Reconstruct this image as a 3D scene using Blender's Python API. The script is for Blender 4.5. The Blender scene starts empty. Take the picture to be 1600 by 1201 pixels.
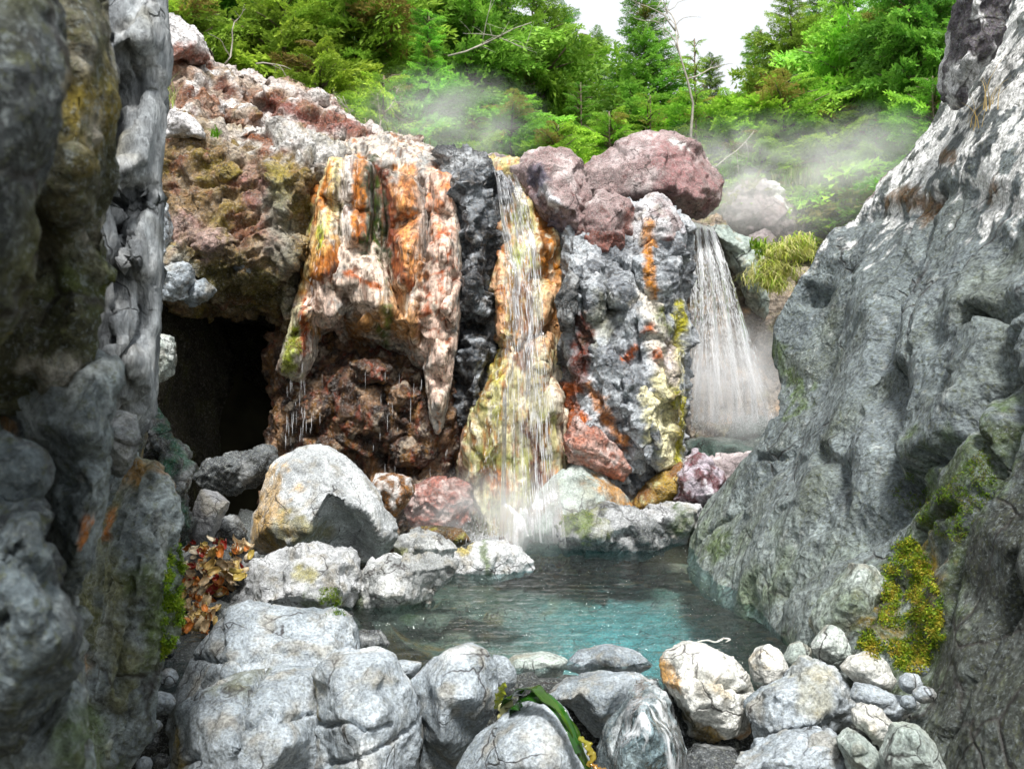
import bpy, math, random
import numpy as np
from mathutils import Vector, geometry

# ------------------------------------------------------------------ camera, sky, sun, exposure
F = 1570.0            # focal length in photograph pixels
CZ = 1.25             # eye height above the pool
scene = bpy.context.scene
col = scene.collection
cam_d = bpy.data.cameras.new('camera')
cam = bpy.data.objects.new('camera', cam_d); col.objects.link(cam)
cam.location = (0, 0, CZ); cam.rotation_euler = (math.radians(90), 0, 0)
cam_d.sensor_width = 36.0; cam_d.lens = 36.0*F/1600.0
cam_d.clip_start = 0.05; cam_d.clip_end = 600
cam_d.dof.use_dof = True; cam_d.dof.focus_distance = 5.2; cam_d.dof.aperture_fstop = 5.6
scene.camera = cam

SUN_EL, SUN_AZ = 58.0, 174.0     # azimuth measured from +Y (view direction) clockwise: behind the camera, a little to the right
world = bpy.data.worlds.new('World'); scene.world = world; world.use_nodes = True
nt = world.node_tree; nt.nodes.clear()
wo = nt.nodes.new('ShaderNodeOutputWorld'); bg = nt.nodes.new('ShaderNodeBackground')
sky = nt.nodes.new('ShaderNodeTexSky'); sky.sky_type = 'NISHITA'; sky.sun_disc = False
sky.sun_elevation = math.radians(SUN_EL); sky.sun_rotation = math.radians(SUN_AZ)
sky.air_density = 1.0; sky.dust_density = 3.0; sky.ozone_density = 1.0
cloud = nt.nodes.new('ShaderNodeMixRGB'); cloud.inputs[0].default_value = 0.82
cloud.inputs[2].default_value = (11.0, 11.3, 11.5, 1)      # even bright cloud cover
nt.links.new(sky.outputs[0], cloud.inputs[1]); nt.links.new(cloud.outputs[0], bg.inputs[0])
bg.inputs[1].default_value = 0.06
nt.links.new(bg.outputs[0], wo.inputs[0])

sl = bpy.data.lights.new('sun', 'SUN'); sl.energy = 3.4; sl.angle = math.radians(12.0); sl.color = (1.0, 0.975, 0.94)
sun = bpy.data.objects.new('sun', sl); col.objects.link(sun)
_a = math.radians(SUN_AZ); _e = math.radians(SUN_EL)
sdir = Vector((math.sin(_a)*math.cos(_e), math.cos(_a)*math.cos(_e), math.sin(_e)))
sun.rotation_euler = sdir.to_track_quat('Z', 'Y').to_euler()
sun.location = (2, -6, 12)
vs = scene.view_settings
vs.view_transform = 'Standard'; vs.look = 'None'; vs.exposure = 0.85; vs.gamma = 1.0; vs.use_curve_mapping = False
scene.cycles.max_bounces = 8; scene.cycles.transparent_max_bounces = 24
scene.cycles.diffuse_bounces = 3; scene.cycles.volume_bounces = 3
scene.cycles.volume_step_rate = 3.0; scene.cycles.volume_max_steps = 64
scene.cycles.use_adaptive_sampling = True; scene.cycles.adaptive_threshold = 0.02

# ------------------------------------------------------------------ helpers
def W(px, py, Y):
    return ((px-800.0)/F*Y, Y, CZ-(py-600.5)/F*Y)
def lin(r, g, b):
    f = lambda c: (c/255/12.92) if c/255 <= 0.04045 else ((c/255+0.055)/1.055)**2.4
    return np.array((f(r), f(g), f(b)), np.float32)

_perm = np.random.RandomState(7).permutation(256).astype(np.int32); _perm = np.concatenate([_perm, _perm, _perm])
_g = np.random.RandomState(3).normal(size=(256, 3)); _g = (_g/np.linalg.norm(_g, axis=1)[:, None]).astype(np.float32)
_rnd = np.random.RandomState(11).rand(256, 4).astype(np.float32)
def _h(ix, iy, iz):
    return _perm[_perm[_perm[ix & 255] + (iy & 255)] + (iz & 255)]
def _perlin_exact(P, per):
    i = np.floor(P).astype(np.int32); f = (P - i).astype(np.float32)
    u = f*f*f*(f*(f*6-15)+10); r = 0
    for a in (0, 1):
        wa = u[:, 0] if a else 1-u[:, 0]
        for b in (0, 1):
            wb = wa*(u[:, 1] if b else 1-u[:, 1])
            for c in (0, 1):
                g = _g[_h((i[:, 0]+a) % per, (i[:, 1]+b) % per, (i[:, 2]+c) % per)]
                d = g[:, 0]*(f[:, 0]-a)+g[:, 1]*(f[:, 1]-b)+g[:, 2]*(f[:, 2]-c)
                r = r + d*wb*(u[:, 2] if c else 1-u[:, 2])
    return r*1.6
# gradient noise tabulated once on a periodic lattice, then read with trilinear interpolation
_PER, _SUB = 32, 4
_n = _PER*_SUB; _ax = np.arange(_n, dtype=np.float32)/_SUB
_tab = _perlin_exact(np.stack(np.meshgrid(_ax, _ax, _ax, indexing='ij'), -1).reshape(-1, 3), _PER).astype(np.float32).ravel()
def perlin(P):
    P = np.asarray(P, np.float32)*_SUB; fl = np.floor(P); f = P-fl; i = fl.astype(np.int32); m = _n-1
    x0 = (i[:, 0] & m)*(_n*_n); x1 = ((i[:, 0]+1) & m)*(_n*_n); y0 = (i[:, 1] & m)*_n; y1 = ((i[:, 1]+1) & m)*_n; z0 = i[:, 2] & m; z1 = (i[:, 2]+1) & m
    fx, fy, fz = f[:, 0], f[:, 1], f[:, 2]; T = _tab
    a = x0+y0; v00 = T[a+z0]; v00 = v00+(T[a+z1]-v00)*fz
    a = x0+y1; v01 = T[a+z0]; v01 = v01+(T[a+z1]-v01)*fz
    a = x1+y0; v10 = T[a+z0]; v10 = v10+(T[a+z1]-v10)*fz
    a = x1+y1; v11 = T[a+z0]; v11 = v11+(T[a+z1]-v11)*fz
    v0 = v00+(v01-v00)*fy; v1 = v10+(v11-v10)*fy
    return v0+(v1-v0)*fx
def fbm(P, octv=4, gain=0.5, seed=0.0, ridged=False):
    P = np.asarray(P, np.float32) + np.float32(seed*7.31+0.37); a = 1.0; t = 0; s = 0
    for k in range(octv):
        n = perlin(P)
        t = t + a*((1-2*np.abs(n)) if ridged else n); s += a
        P = P*2.03+13.7; a *= gain
    return t/s
def facets(P, seed=0, tilt=1.4, edge=0.05):
    """broken-rock relief: every Voronoi cell is a tilted plane, with a short ramp at the joints; returns relief and joint distance"""
    P = np.asarray(P, np.float32) + np.float32(seed*5.17)
    n = len(P); i = np.floor(P).astype(np.int32)
    F1 = np.full(n, 9, np.float32); F2 = F1.copy(); H1 = np.zeros(n, np.float32); H2 = H1.copy()
    for a in (-1, 0, 1):
        for b in (-1, 0, 1):
            for c in (-1, 0, 1):
                jx, jy, jz = i[:, 0]+a, i[:, 1]+b, i[:, 2]+c
                h = _h(jx, jy, jz); r = _rnd[h]
                dx = P[:, 0]-jx-r[:, 0]; dy = P[:, 1]-jy-r[:, 1]; dz = P[:, 2]-jz-r[:, 2]
                d = np.sqrt(dx*dx+dy*dy+dz*dz); g = _g[(h*5+17) & 255]
                hh = (r[:, 3]-0.5) + tilt*(g[:, 0]*dx+g[:, 1]*dy+g[:, 2]*dz)
                m1 = d < F1; m2 = (~m1) & (d < F2)
                F2 = np.where(m1, F1, np.where(m2, d, F2)); H2 = np.where(m1, H1, np.where(m2, hh, H2))
                F1 = np.where(m1, d, F1); H1 = np.where(m1, hh, H1)
    t = np.clip((F2-F1)/edge, 0, 1); t = t*t*(3-2*t)
    return H1*(0.5+0.5*t)+H2*(0.5-0.5*t), F2-F1
def sstep(x, a, b):
    t = np.clip((x-a)/(b-a), 0, 1); return t*t*(3-2*t)
def seg_dist(A, pts):
    """distance of points A (n,2) to a polyline"""
    d = np.full(len(A), 1e9, np.float32); pts = np.asarray(pts, np.float32)
    for p, q in zip(pts[:-1], pts[1:]):
        v = q-p; L = max(float(v@v), 1e-9); t = np.clip(((A-p)@v)/L, 0, 1)
        e = A-p-t[:, None]*v; d = np.minimum(d, np.sqrt((e*e).sum(1)))
    return d

def mesh_obj(name, verts, faces, mat=None, parent=None, smooth=True, cols=None, wet=None, loc=None):
    me = bpy.data.meshes.new(name)
    V = np.asarray(verts, np.float32).reshape(-1, 3)
    me.vertices.add(len(V)); me.vertices.foreach_set('co', V.ravel())
    if isinstance(faces, np.ndarray):
        n, k = faces.shape
        me.loops.add(n*k); me.loops.foreach_set('vertex_index', faces.astype(np.int32).ravel())
        me.polygons.add(n); me.polygons.foreach_set('loop_start', np.arange(n, dtype=np.int32)*k)
    else:
        fl = [i for f in faces for i in f]; st = np.cumsum([0]+[len(f) for f in faces[:-1]]).astype(np.int32)
        me.loops.add(len(fl)); me.loops.foreach_set('vertex_index', fl)
        me.polygons.add(len(faces)); me.polygons.foreach_set('loop_start', st)
    me.update(calc_edges=True)
    if smooth: me.polygons.foreach_set('use_smooth', np.ones(len(me.polygons), bool))
    put_attr(me, cols, wet)
    if mat: me.materials.append(mat)
    o = bpy.data.objects.new(name, me); col.objects.link(o)
    if parent: o.parent = parent
    return o
def put_attr(me, cols=None, wet=None):
    n = len(me.vertices)
    if cols is not None:
        a = me.color_attributes.new('Col', 'FLOAT_COLOR', 'POINT')
        c = np.ones((n, 4), np.float32); c[:, :3] = np.clip(cols, 0, 1); a.data.foreach_set('color', c.ravel())
    if wet is not None:
        a = me.attributes.new('Wet', 'FLOAT', 'POINT'); a.data.foreach_set('value', np.clip(wet, 0, 1).astype(np.float32))
def tag(o, label=None, cat=None, group=None, kind=None):
    if label: o['label'] = label
    if cat: o['category'] = cat
    if group: o['group'] = group
    if kind: o['kind'] = kind
    return o
def empty(name, loc=(0, 0, 0)):
    o = bpy.data.objects.new(name, None); o.location = loc; col.objects.link(o); o.empty_display_size = 0.1
    return o

# ------------------------------------------------------------------ materials
def N(nt, t, **kw):
    n = nt.nodes.new(t)
    for k, v in kw.items():
        if hasattr(n, k): setattr(n, k, v)
        else: n.inputs[k].default_value = v
    return n
def rock_mat(name, grain=60.0, vein=0.0, bump=0.5, veinscale=5.0, dry=0.85, stretch=(1, 1, 1), fleck=None, fleck2=None, chip=0.0, con=1.0):
    m = bpy.data.materials.new(name); m.use_nodes = True; t = m.node_tree; L = t.links
    b = t.nodes['Principled BSDF']
    at = N(t, 'ShaderNodeAttribute', attribute_name='Col'); wa = N(t, 'ShaderNodeAttribute', attribute_name='Wet')
    tc = N(t, 'ShaderNodeTexCoord'); mp = N(t, 'ShaderNodeMapping'); mp.inputs['Scale'].default_value = stretch
    L.new(tc.outputs['Object'], mp.inputs[0])
    n1 = N(t, 'ShaderNodeTexNoise', Scale=grain, Detail=6.0, Roughness=0.7); L.new(mp.outputs[0], n1.inputs['Vector'])
    n2 = N(t, 'ShaderNodeTexNoise', Scale=grain*0.16, Detail=5.0, Roughness=0.65, Distortion=0.6); L.new(mp.outputs[0], n2.inputs['Vector'])
    r1 = N(t, 'ShaderNodeMapRange'); r1.inputs[1].default_value = 0.3; r1.inputs[2].default_value = 0.7; r1.inputs[3].default_value = 1-.58*con; r1.inputs[4].default_value = 1+.58*con
    r2 = N(t, 'ShaderNodeMapRange'); r2.inputs[1].default_value = 0.3; r2.inputs[2].default_value = 0.7; r2.inputs[3].default_value = 0.62; r2.inputs[4].default_value = 1.35
    L.new(n1.outputs[0], r1.inputs[0]); L.new(n2.outputs[0], r2.inputs[0])
    mu = N(t, 'ShaderNodeMath', operation='MULTIPLY'); L.new(r1.outputs[0], mu.inputs[0]); L.new(r2.outputs[0], mu.inputs[1])
    vm = N(t, 'ShaderNodeVectorMath', operation='SCALE'); L.new(at.outputs['Color'], vm.inputs[0]); L.new(mu.outputs[0], vm.inputs['Scale'])
    out = vm.outputs[0]; h = n1.outputs[0]
    chip_h = []
    if chip > 0:        # small broken facets
        cn = N(t, 'ShaderNodeTexNoise', Scale=grain*.12, Detail=3.0); L.new(tc.outputs['Object'], cn.inputs['Vector'])
        cm = N(t, 'ShaderNodeVectorMath', operation='MULTIPLY_ADD'); cm.inputs[1].default_value = (.12, .12, .12); L.new(cn.outputs['Color'], cm.inputs[0]); L.new(tc.outputs['Object'], cm.inputs[2])
        for sc in (grain*.22, grain*.5):
            cv = N(t, 'ShaderNodeTexVoronoi', feature='F1', Scale=sc); L.new(cm.outputs[0], cv.inputs['Vector']); chip_h.append(cv.outputs['Distance'])
    for k, fk in enumerate((fleck, fleck2)):
        if fk is None: continue
        fn = N(t, 'ShaderNodeTexNoise', Scale=grain*(.75 if k == 0 else 1.25), Detail=5.0, Roughness=0.75); fm = N(t, 'ShaderNodeMapping'); fm.inputs['Location'].default_value = (3.7+k*5, 1.3, 8.1)
        L.new(tc.outputs['Object'], fm.inputs[0]); L.new(fm.outputs[0], fn.inputs['Vector'])
        fr = N(t, 'ShaderNodeMapRange'); fr.inputs[1].default_value = .53; fr.inputs[2].default_value = .62; fr.inputs[4].default_value = fk[3]; L.new(fn.outputs[0], fr.inputs[0])
        fx = N(t, 'ShaderNodeMixRGB'); fx.inputs[2].default_value = (*fk[:3], 1); L.new(fr.outputs[0], fx.inputs[0]); L.new(out, fx.inputs[1]); out = fx.outputs[0]
    add = N(t, 'ShaderNodeMath', operation='MULTIPLY_ADD'); add.inputs[1].default_value = 1.6
    L.new(n2.outputs[0], add.inputs[0]); L.new(n1.outputs[0], add.inputs[2]); h = add.outputs[0]
    for k, ch in enumerate(chip_h):
        cb = N(t, 'ShaderNodeMath', operation='MULTIPLY_ADD'); cb.inputs[1].default_value = chip*(1.6 if k == 0 else .8); L.new(ch, cb.inputs[0]); L.new(h, cb.inputs[2]); h = cb.outputs[0]
    if vein > 0:
        wn = N(t, 'ShaderNodeTexNoise', Scale=veinscale*0.9, Detail=4.0); L.new(tc.outputs['Object'], wn.inputs['Vector'])
        ad = N(t, 'ShaderNodeVectorMath', operation='MULTIPLY_ADD'); ad.inputs[1].default_value = (0.35, 0.35, 0.35)
        L.new(wn.outputs['Color'], ad.inputs[0]); L.new(tc.outputs['Object'], ad.inputs[2])
        vo = N(t, 'ShaderNodeTexVoronoi', feature='DISTANCE_TO_EDGE', Scale=veinscale); L.new(ad.outputs[0], vo.inputs['Vector'])
        vr = N(t, 'ShaderNodeMapRange'); vr.inputs[1].default_value = 0.0; vr.inputs[2].default_value = 0.022; vr.inputs[3].default_value = 1.0; vr.inputs[4].default_value = 0.0
        L.new(vo.outputs['Distance'], vr.inputs[0])
        gate = N(t, 'ShaderNodeMapRange'); gate.inputs[1].default_value = 0.46; gate.inputs[2].default_value = 0.58
        gn = N(t, 'ShaderNodeTexNoise', Scale=veinscale*0.8, Detail=2.0); L.new(tc.outputs['Object'], gn.inputs['Vector']); L.new(gn.outputs[0], gate.inputs[0])
        vg = N(t, 'ShaderNodeMath', operation='MULTIPLY'); L.new(vr.outputs[0], vg.inputs[0]); L.new(gate.outputs[0], vg.inputs[1])
        vs_ = N(t, 'ShaderNodeMath', operation='MULTIPLY'); vs_.inputs[1].default_value = vein; L.new(vg.outputs[0], vs_.inputs[0])
        mx = N(t, 'ShaderNodeMixRGB'); mx.inputs[2].default_value = (0.035, 0.028, 0.026, 1); L.new(vs_.outputs[0], mx.inputs[0]); L.new(out, mx.inputs[1]); out = mx.outputs[0]
        sb = N(t, 'ShaderNodeMath', operation='MULTIPLY_ADD'); sb.inputs[1].default_value = -0.9; L.new(vg.outputs[0], sb.inputs[0]); L.new(h, sb.inputs[2]); h = sb.outputs[0]
    L.new(out, b.inputs['Base Color'])
    rr = N(t, 'ShaderNodeMapRange'); rr.inputs[3].default_value = dry; rr.inputs[4].default_value = 0.16; L.new(wa.outputs['Fac'], rr.inputs[0]); L.new(rr.outputs[0], b.inputs['Roughness'])
    b.inputs['Specular IOR Level'].default_value = 0.4
    bp = N(t, 'ShaderNodeBump', Strength=bump, Distance=0.02); L.new(h, bp.inputs['Height']); L.new(bp.outputs[0], b.inputs['Normal'])
    return m
M_ROCK = rock_mat('grey_stone', grain=85, vein=0.9, bump=0.6, veinscale=4.0, fleck=(.20, .21, .17, .55), fleck2=(.50, .54, .55, .35), chip=.45, con=1.1)
M_WALL = rock_mat('dark_cliff_stone', grain=52, vein=0.8, bump=0.9, veinscale=2.0, fleck=(.085, .095, .03, .55), fleck2=(.27, .31, .31, .5), chip=1.3, con=1.25)
M_CLIFF = rock_mat('mineral_cliff_stone', grain=42, vein=0.35, bump=0.95, veinscale=5.0, fleck=(.07, .055, .04, .6), fleck2=(.46, .44, .42, .35), chip=.9, con=1.15)
M_FLOW = rock_mat('mineral_flow_stone', grain=40, vein=0.0, bump=1.0, stretch=(1, 1, 0.22), fleck=(.13, .07, .03, .6))
M_SLATE = rock_mat('slaty_stone', grain=60, vein=0.3, bump=0.8, veinscale=4.0, stretch=(1, 1, 0.3))
M_FAR = rock_mat('weathered_stone', grain=22, vein=0.5, bump=0.8, veinscale=1.8)

def simple_mat(name, rgb, rough=0.6, trans=0.0, var=0.25, scale=8.0, spec=0.3, attr=False):
    m = bpy.data.materials.new(name); m.use_nodes = True; t = m.node_tree; L = t.links; b = t.nodes['Principled BSDF']
    tc = N(t, 'ShaderNodeTexCoord'); n1 = N(t, 'ShaderNodeTexNoise', Scale=scale, Detail=4.0); L.new(tc.outputs['Object'], n1.inputs['Vector'])
    r1 = N(t, 'ShaderNodeMapRange'); r1.inputs[1].default_value = 0.3; r1.inputs[2].default_value = 0.7; r1.inputs[3].default_value = 1-var; r1.inputs[4].default_value = 1+var
    L.new(n1.outputs[0], r1.inputs[0])
    vm = N(t, 'ShaderNodeVectorMath', operation='SCALE'); vm.inputs[0].default_value = rgb; L.new(r1.outputs[0], vm.inputs['Scale'])
    if attr:
        at = N(t, 'ShaderNodeAttribute', attribute_name='Col'); L.new(at.outputs['Color'], vm.inputs[0])
        if name == 'conifer_needles':      # every tree has its own green
            oi = N(t, 'ShaderNodeObjectInfo'); hv = N(t, 'ShaderNodeHueSaturation'); mh = N(t, 'ShaderNodeMapRange'); mh.inputs[3].default_value = .475; mh.inputs[4].default_value = .525; L.new(oi.outputs['Random'], mh.inputs[0]); L.new(mh.outputs[0], hv.inputs['Hue'])
            fx = N(t, 'ShaderNodeMath', operation='MULTIPLY'); fx.inputs[1].default_value = 7.13; fr_ = N(t, 'ShaderNodeMath', operation='FRACT'); L.new(oi.outputs['Random'], fx.inputs[0]); L.new(fx.outputs[0], fr_.inputs[0])
            mv = N(t, 'ShaderNodeMapRange'); mv.inputs[3].default_value = .75; mv.inputs[4].default_value = 1.3; L.new(fr_.outputs[0], mv.inputs[0]); L.new(mv.outputs[0], hv.inputs['Value']); hv.inputs['Saturation'].default_value = .93
            L.new(at.outputs['Color'], hv.inputs['Color']); L.new(hv.outputs[0], vm.inputs[0])
    L.new(vm.outputs[0], b.inputs['Base Color']); b.inputs['Roughness'].default_value = rough; b.inputs['Specular IOR Level'].default_value = spec
    if trans > 0:
        tr = N(t, 'ShaderNodeBsdfTranslucent'); L.new(vm.outputs[0], tr.inputs[0]); ms = N(t, 'ShaderNodeMixShader'); ms.inputs[0].default_value = trans
        L.new(b.outputs[0], ms.inputs[1]); L.new(tr.outputs[0], ms.inputs[2]); L.new(ms.outputs[0], t.nodes['Material Output'].inputs['Surface'])
    return m
M_LEAF = simple_mat('conifer_needles', (0.1, 0.2, 0.03), rough=0.55, trans=0.42, var=0.35, scale=1.3, attr=True)
M_BARK = simple_mat('bark', (0.16, 0.12, 0.09), rough=0.9, var=0.4, scale=20)
M_DEAD = simple_mat('bleached_wood', (0.38, 0.35, 0.30), rough=0.9, var=0.3, scale=20)
M_GRASS = simple_mat('grass_blades', (0.25, 0.3, 0.06), rough=0.6, trans=0.35, var=0.3, scale=9, attr=True)
M_KELP = simple_mat('wet_kelp', (0.02, 0.06, 0.008), rough=0.12, trans=0.25, var=0.4, scale=14, spec=0.6, attr=True)
M_SCRAP = simple_mat('kelp_scraps', (0.4, 0.25, 0.1), rough=0.35, trans=0.3, var=0.35, scale=40, spec=0.5, attr=True)
M_SOIL = simple_mat('forest_soil', (0.05, 0.045, 0.025), rough=0.95, var=0.5, scale=3)

def water_mat():
    m = bpy.data.materials.new('pool_water'); m.use_nodes = True; t = m.node_tree; L = t.links; t.nodes.clear()
    o = N(t, 'ShaderNodeOutputMaterial'); tr = N(t, 'ShaderNodeBsdfTransparent'); tr.inputs[0].default_value = (0.74, 0.87, 0.88, 1)
    gl = N(t, 'ShaderNodeBsdfGlossy'); gl.inputs['Roughness'].default_value = 0.04; gl.inputs[0].default_value = (1, 1, 1, 1)
    fr = N(t, 'ShaderNodeFresnel', IOR=1.38); mx = N(t, 'ShaderNodeMixShader')
    tc = N(t, 'ShaderNodeTexCoord'); mp = N(t, 'ShaderNodeMapping'); mp.inputs['Scale'].default_value = (1.0, 2.4, 1.0); L.new(tc.outputs['Object'], mp.inputs[0])
    n1 = N(t, 'ShaderNodeTexNoise', Scale=5.5, Detail=4.0, Roughness=0.55, Distortion=0.5); L.new(mp.outputs[0], n1.inputs['Vector'])
    n2 = N(t, 'ShaderNodeTexNoise', Scale=17.0, Detail=3.0, Roughness=0.5); L.new(mp.outputs[0], n2.inputs['Vector'])
    ma = N(t, 'ShaderNodeMath', operation='MULTIPLY_ADD'); ma.inputs[1].default_value = 0.3; L.new(n2.outputs[0], ma.inputs[0]); L.new(n1.outputs[0], ma.inputs[2])
    bp = N(t, 'ShaderNodeBump', Strength=1.0, Distance=0.07); L.new(ma.outputs[0], bp.inputs['Height'])
    L.new(bp.outputs[0], gl.inputs['Normal']); L.new(bp.outputs[0], fr.inputs['Normal'])
    L.new(fr.outputs[0], mx.inputs[0]); L.new(tr.outputs[0], mx.inputs[1]); L.new(gl.outputs[0], mx.inputs[2]); L.new(mx.outputs[0], o.inputs['Surface'])
    return m
def falls_mat(name, clear):
    m = bpy.data.materials.new(name); m.use_nodes = True; t = m.node_tree; L = t.links; t.nodes.clear()
    o = N(t, 'ShaderNodeOutputMaterial'); tr = N(t, 'ShaderNodeBsdfTransparent')
    nv = N(t, 'ShaderNodeCombineXYZ', X=0.1, Y=-0.55, Z=0.82)      # scattering of loose drops: not tied to the threads' sides
    df = N(t, 'ShaderNodeBsdfDiffuse'); df.inputs[0].default_value = (0.94, 0.96, 0.98, 1); L.new(nv.outputs[0], df.inputs['Normal'])
    tl = N(t, 'ShaderNodeBsdfTranslucent'); tl.inputs[0].default_value = (0.85, 0.9, 0.93, 1)
    gl = N(t, 'ShaderNodeBsdfGlossy'); gl.inputs['Roughness'].default_value = 0.12
    a = N(t, 'ShaderNodeMixShader'); a.inputs[0].default_value = 0.15; L.new(df.outputs[0], a.inputs[1]); L.new(tl.outputs[0], a.inputs[2])
    fr = N(t, 'ShaderNodeFresnel', IOR=1.33); b = N(t, 'ShaderNodeMixShader'); L.new(fr.outputs[0], b.inputs[0]); L.new(a.outputs[0], b.inputs[1]); L.new(gl.outputs[0], b.inputs[2])
    tc = N(t, 'ShaderNodeTexCoord'); n1 = N(t, 'ShaderNodeTexNoise', Scale=9.0, Detail=3.0); L.new(tc.outputs['Object'], n1.inputs['Vector'])
    r1 = N(t, 'ShaderNodeMapRange'); r1.inputs[1].default_value = 0.35; r1.inputs[2].default_value = 0.65; r1.inputs[3].default_value = clear-0.15; r1.inputs[4].default_value = clear+0.15
    L.new(n1.outputs[0], r1.inputs[0])
    c = N(t, 'ShaderNodeMixShader'); L.new(r1.outputs[0], c.inputs[0]); L.new(b.outputs[0], c.inputs[1]); L.new(tr.outputs[0], c.inputs[2]); L.new(c.outputs[0], o.inputs['Surface'])
    return m
M_WATER = water_mat(); M_FALLS = falls_mat('falling_water', 0.42); M_FOAM = falls_mat('foam', 0.2)

# ------------------------------------------------------------------ rocks: a cage of measured corner points, remeshed, broken up and coloured
class Skin:
    """per-vertex mineral colour, some painted shade, and wetness; marks are given by their place on the rock face"""
    def __init__(s, P, Nr, plane, seed):
        s.P, s.Nr, s.seed = P, Nr, seed
        s.col = np.zeros((len(P), 3), np.float32); s.wet = np.zeros(len(P), np.float32)
        s.wv = s.bk = None; s.to = plane; s.uv = plane(P)
    def fill(s, c): s.col[:] = lin(*c)
    def mix(s, m, c, wet=None):
        m = np.clip(m, 0, 1)[:, None]; s.col = s.col*(1-m)+lin(*c)*m
        if wet is not None: s.wet = s.wet*(1-m[:, 0])+wet*m[:, 0]
    def noise(s, sc, thr=0.0, soft=0.25, seed=0, st=(1, 1, 1), octv=4):
        n = fbm(s.P*np.array(st, np.float32)*sc, octv, 0.55, s.seed+seed)
        return sstep(n, thr-soft, thr+soft)
    def stroke(s, pts, w, soft=0.5, warp=0.5, wsc=8.0, seed=0, brk=.3):
        """mask along a path (photo pixels at the face's depth)"""
        if s.wv is None:
            s.wv = np.stack([fbm(s.P*wsc, 4, 0.6, s.seed+1), fbm(s.P*wsc, 4, 0.6, s.seed+5)], 1)
        wv = s.wv
        if len(pts) == 1: pts = [pts[0], pts[0]]
        d = seg_dist(s.uv+wv*w*warp*2, pts)
        if s.bk is None: s.bk = .7*fbm(s.P*np.array((16, 16, 5.5), np.float32), 4, .6, s.seed+9)+.5*fbm(s.P*26, 3, .6, s.seed+11)
        return (1-sstep(d, w*0.5*(1-soft), w*0.5*(1+soft)))*(1-brk*sstep(s.bk, -.02, .22))
def rock(name, outline, Y, front=None, bulge=None, back=None, bdir=(0, 1, 0), bscale=0.7, vox=None, smooth=2, fac=1.0, facsc=1.0, fb=1.0, tilt=1.5,
         stretch=(1, 1, 1), cracks=(), skin=None, mat=None, parent=None, seed=1, yfun=None, plane=None, label=None, cat='rock', group=None, edge=0.055, cull=None, flute=0.0):
    rs = np.random.RandomState(seed)
    out = []
    for p in outline:
        y = p[2] if len(p) > 2 else (yfun(p[0], p[1]) if yfun else Y); out.append((p[0], p[1], y))
    O = np.array([W(*p) for p in out]); o2 = np.array([(p[0], p[1]) for p in out], float)
    area = 0.5*abs(np.dot(o2[:, 0], np.roll(o2[:, 1], 1))-np.dot(o2[:, 1], np.roll(o2[:, 0], 1)))
    size = math.sqrt(area)*np.mean(O[:, 1])/F
    if bulge is None: bulge = 0.42*size
    if back is None: back = 0.8*size
    c2 = o2.mean(0)
    fr = []
    if front is None:
        k = max(6, len(out)//2)
        for j in range(k):
            i = int(j*len(out)/k); t = rs.uniform(0.42, 0.72); q = c2+(o2[i]-c2)*t
            fr.append((q[0], q[1], out[i][2]-bulge*rs.uniform(0.6, 0.95)))
        fr.append((c2[0]+rs.uniform(-.1, .1)*size/Y*F, c2[1]-0.08*size/Y*F, np.mean([p[2] for p in out])-bulge))
    else:
        for p in front: fr.append((p[0], p[1], (yfun(p[0], p[1])+p[2]) if yfun else (Y+p[2])))
    allp = out+fr
    v2 = [Vector((p[0], -p[1])) for p in allp]; n = len(out)
    res = geometry.delaunay_2d_cdt(v2, [(i, (i+1) % n) for i in range(n)], [], 1, 1e-4)
    verts = []; 
    for i, v in enumerate(res[0]):
        src = res[3][i]
        if src: verts.append(W(*allp[src[0]]))
        else:
            px, py = v[0], -v[1]; d = [(px-a[0])**2+(py-a[1])**2 for a in allp]; verts.append(W(px, py, allp[int(np.argmin(d))][2]))
    faces = [tuple(f) for f in res[2]]
    # rim of the front sheet, in order
    from collections import defaultdict
    cnt = defaultdict(int); dire = {}
    for f in faces:
        for a, b in zip(f, f[1:]+f[:1]):
            cnt[(min(a, b), max(a, b))] += 1; dire[(min(a, b), max(a, b))] = (a, b)
    nxt = {dire[e][0]: dire[e][1] for e in cnt if cnt[e] == 1}
    s0 = next(iter(nxt)); ring = [s0]; cur = nxt[s0]
    while cur != s0 and len(ring) < 500: ring.append(cur); cur = nxt[cur]
    R = np.array([verts[i] for i in ring]); cen = R.mean(0); bd = np.array(bdir, float)*back
    b0 = len(verts); m = len(ring)
    for k, (sc, t) in enumerate(((0.5+0.5*bscale+0.06, 0.45), (bscale*0.75, 0.85))):
        for p in R: verts.append(tuple(cen+(p-cen)*sc+bd*t))
    verts.append(tuple(cen+bd)); last = len(verts)-1
    for i in range(m):
        j = (i+1) % m
        faces.append((ring[j], ring[i], b0+i, b0+j)); faces.append((b0+j, b0+i, b0+m+i, b0+m+j)); faces.append((b0+m+j, b0+m+i, last))
    if vox is None: vox = max(size/70.0, 0.0042)
    vox *= 1.16
    me = bpy.data.meshes.new('cage'); me.from_pydata(verts, [], faces); me.update()
    tmp = bpy.data.objects.new('cage', me); col.objects.link(tmp)
    rm = tmp.modifiers.new('r', 'REMESH'); rm.mode = 'VOXEL'; rm.voxel_size = vox
    if smooth:
        sm = tmp.modifiers.new('s', 'SMOOTH'); sm.factor = 0.5; sm.iterations = int(smooth*max(1, size/vox/40))
    dg = bpy.context.evaluated_depsgraph_get(); me2 = bpy.data.meshes.new_from_object(tmp.evaluated_get(dg))
    bpy.data.objects.remove(tmp); bpy.data.meshes.remove(me)
    nv = len(me2.vertices); P = np.empty(nv*3, np.float32); me2.vertices.foreach_get('co', P); P = P.reshape(-1, 3)
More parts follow.
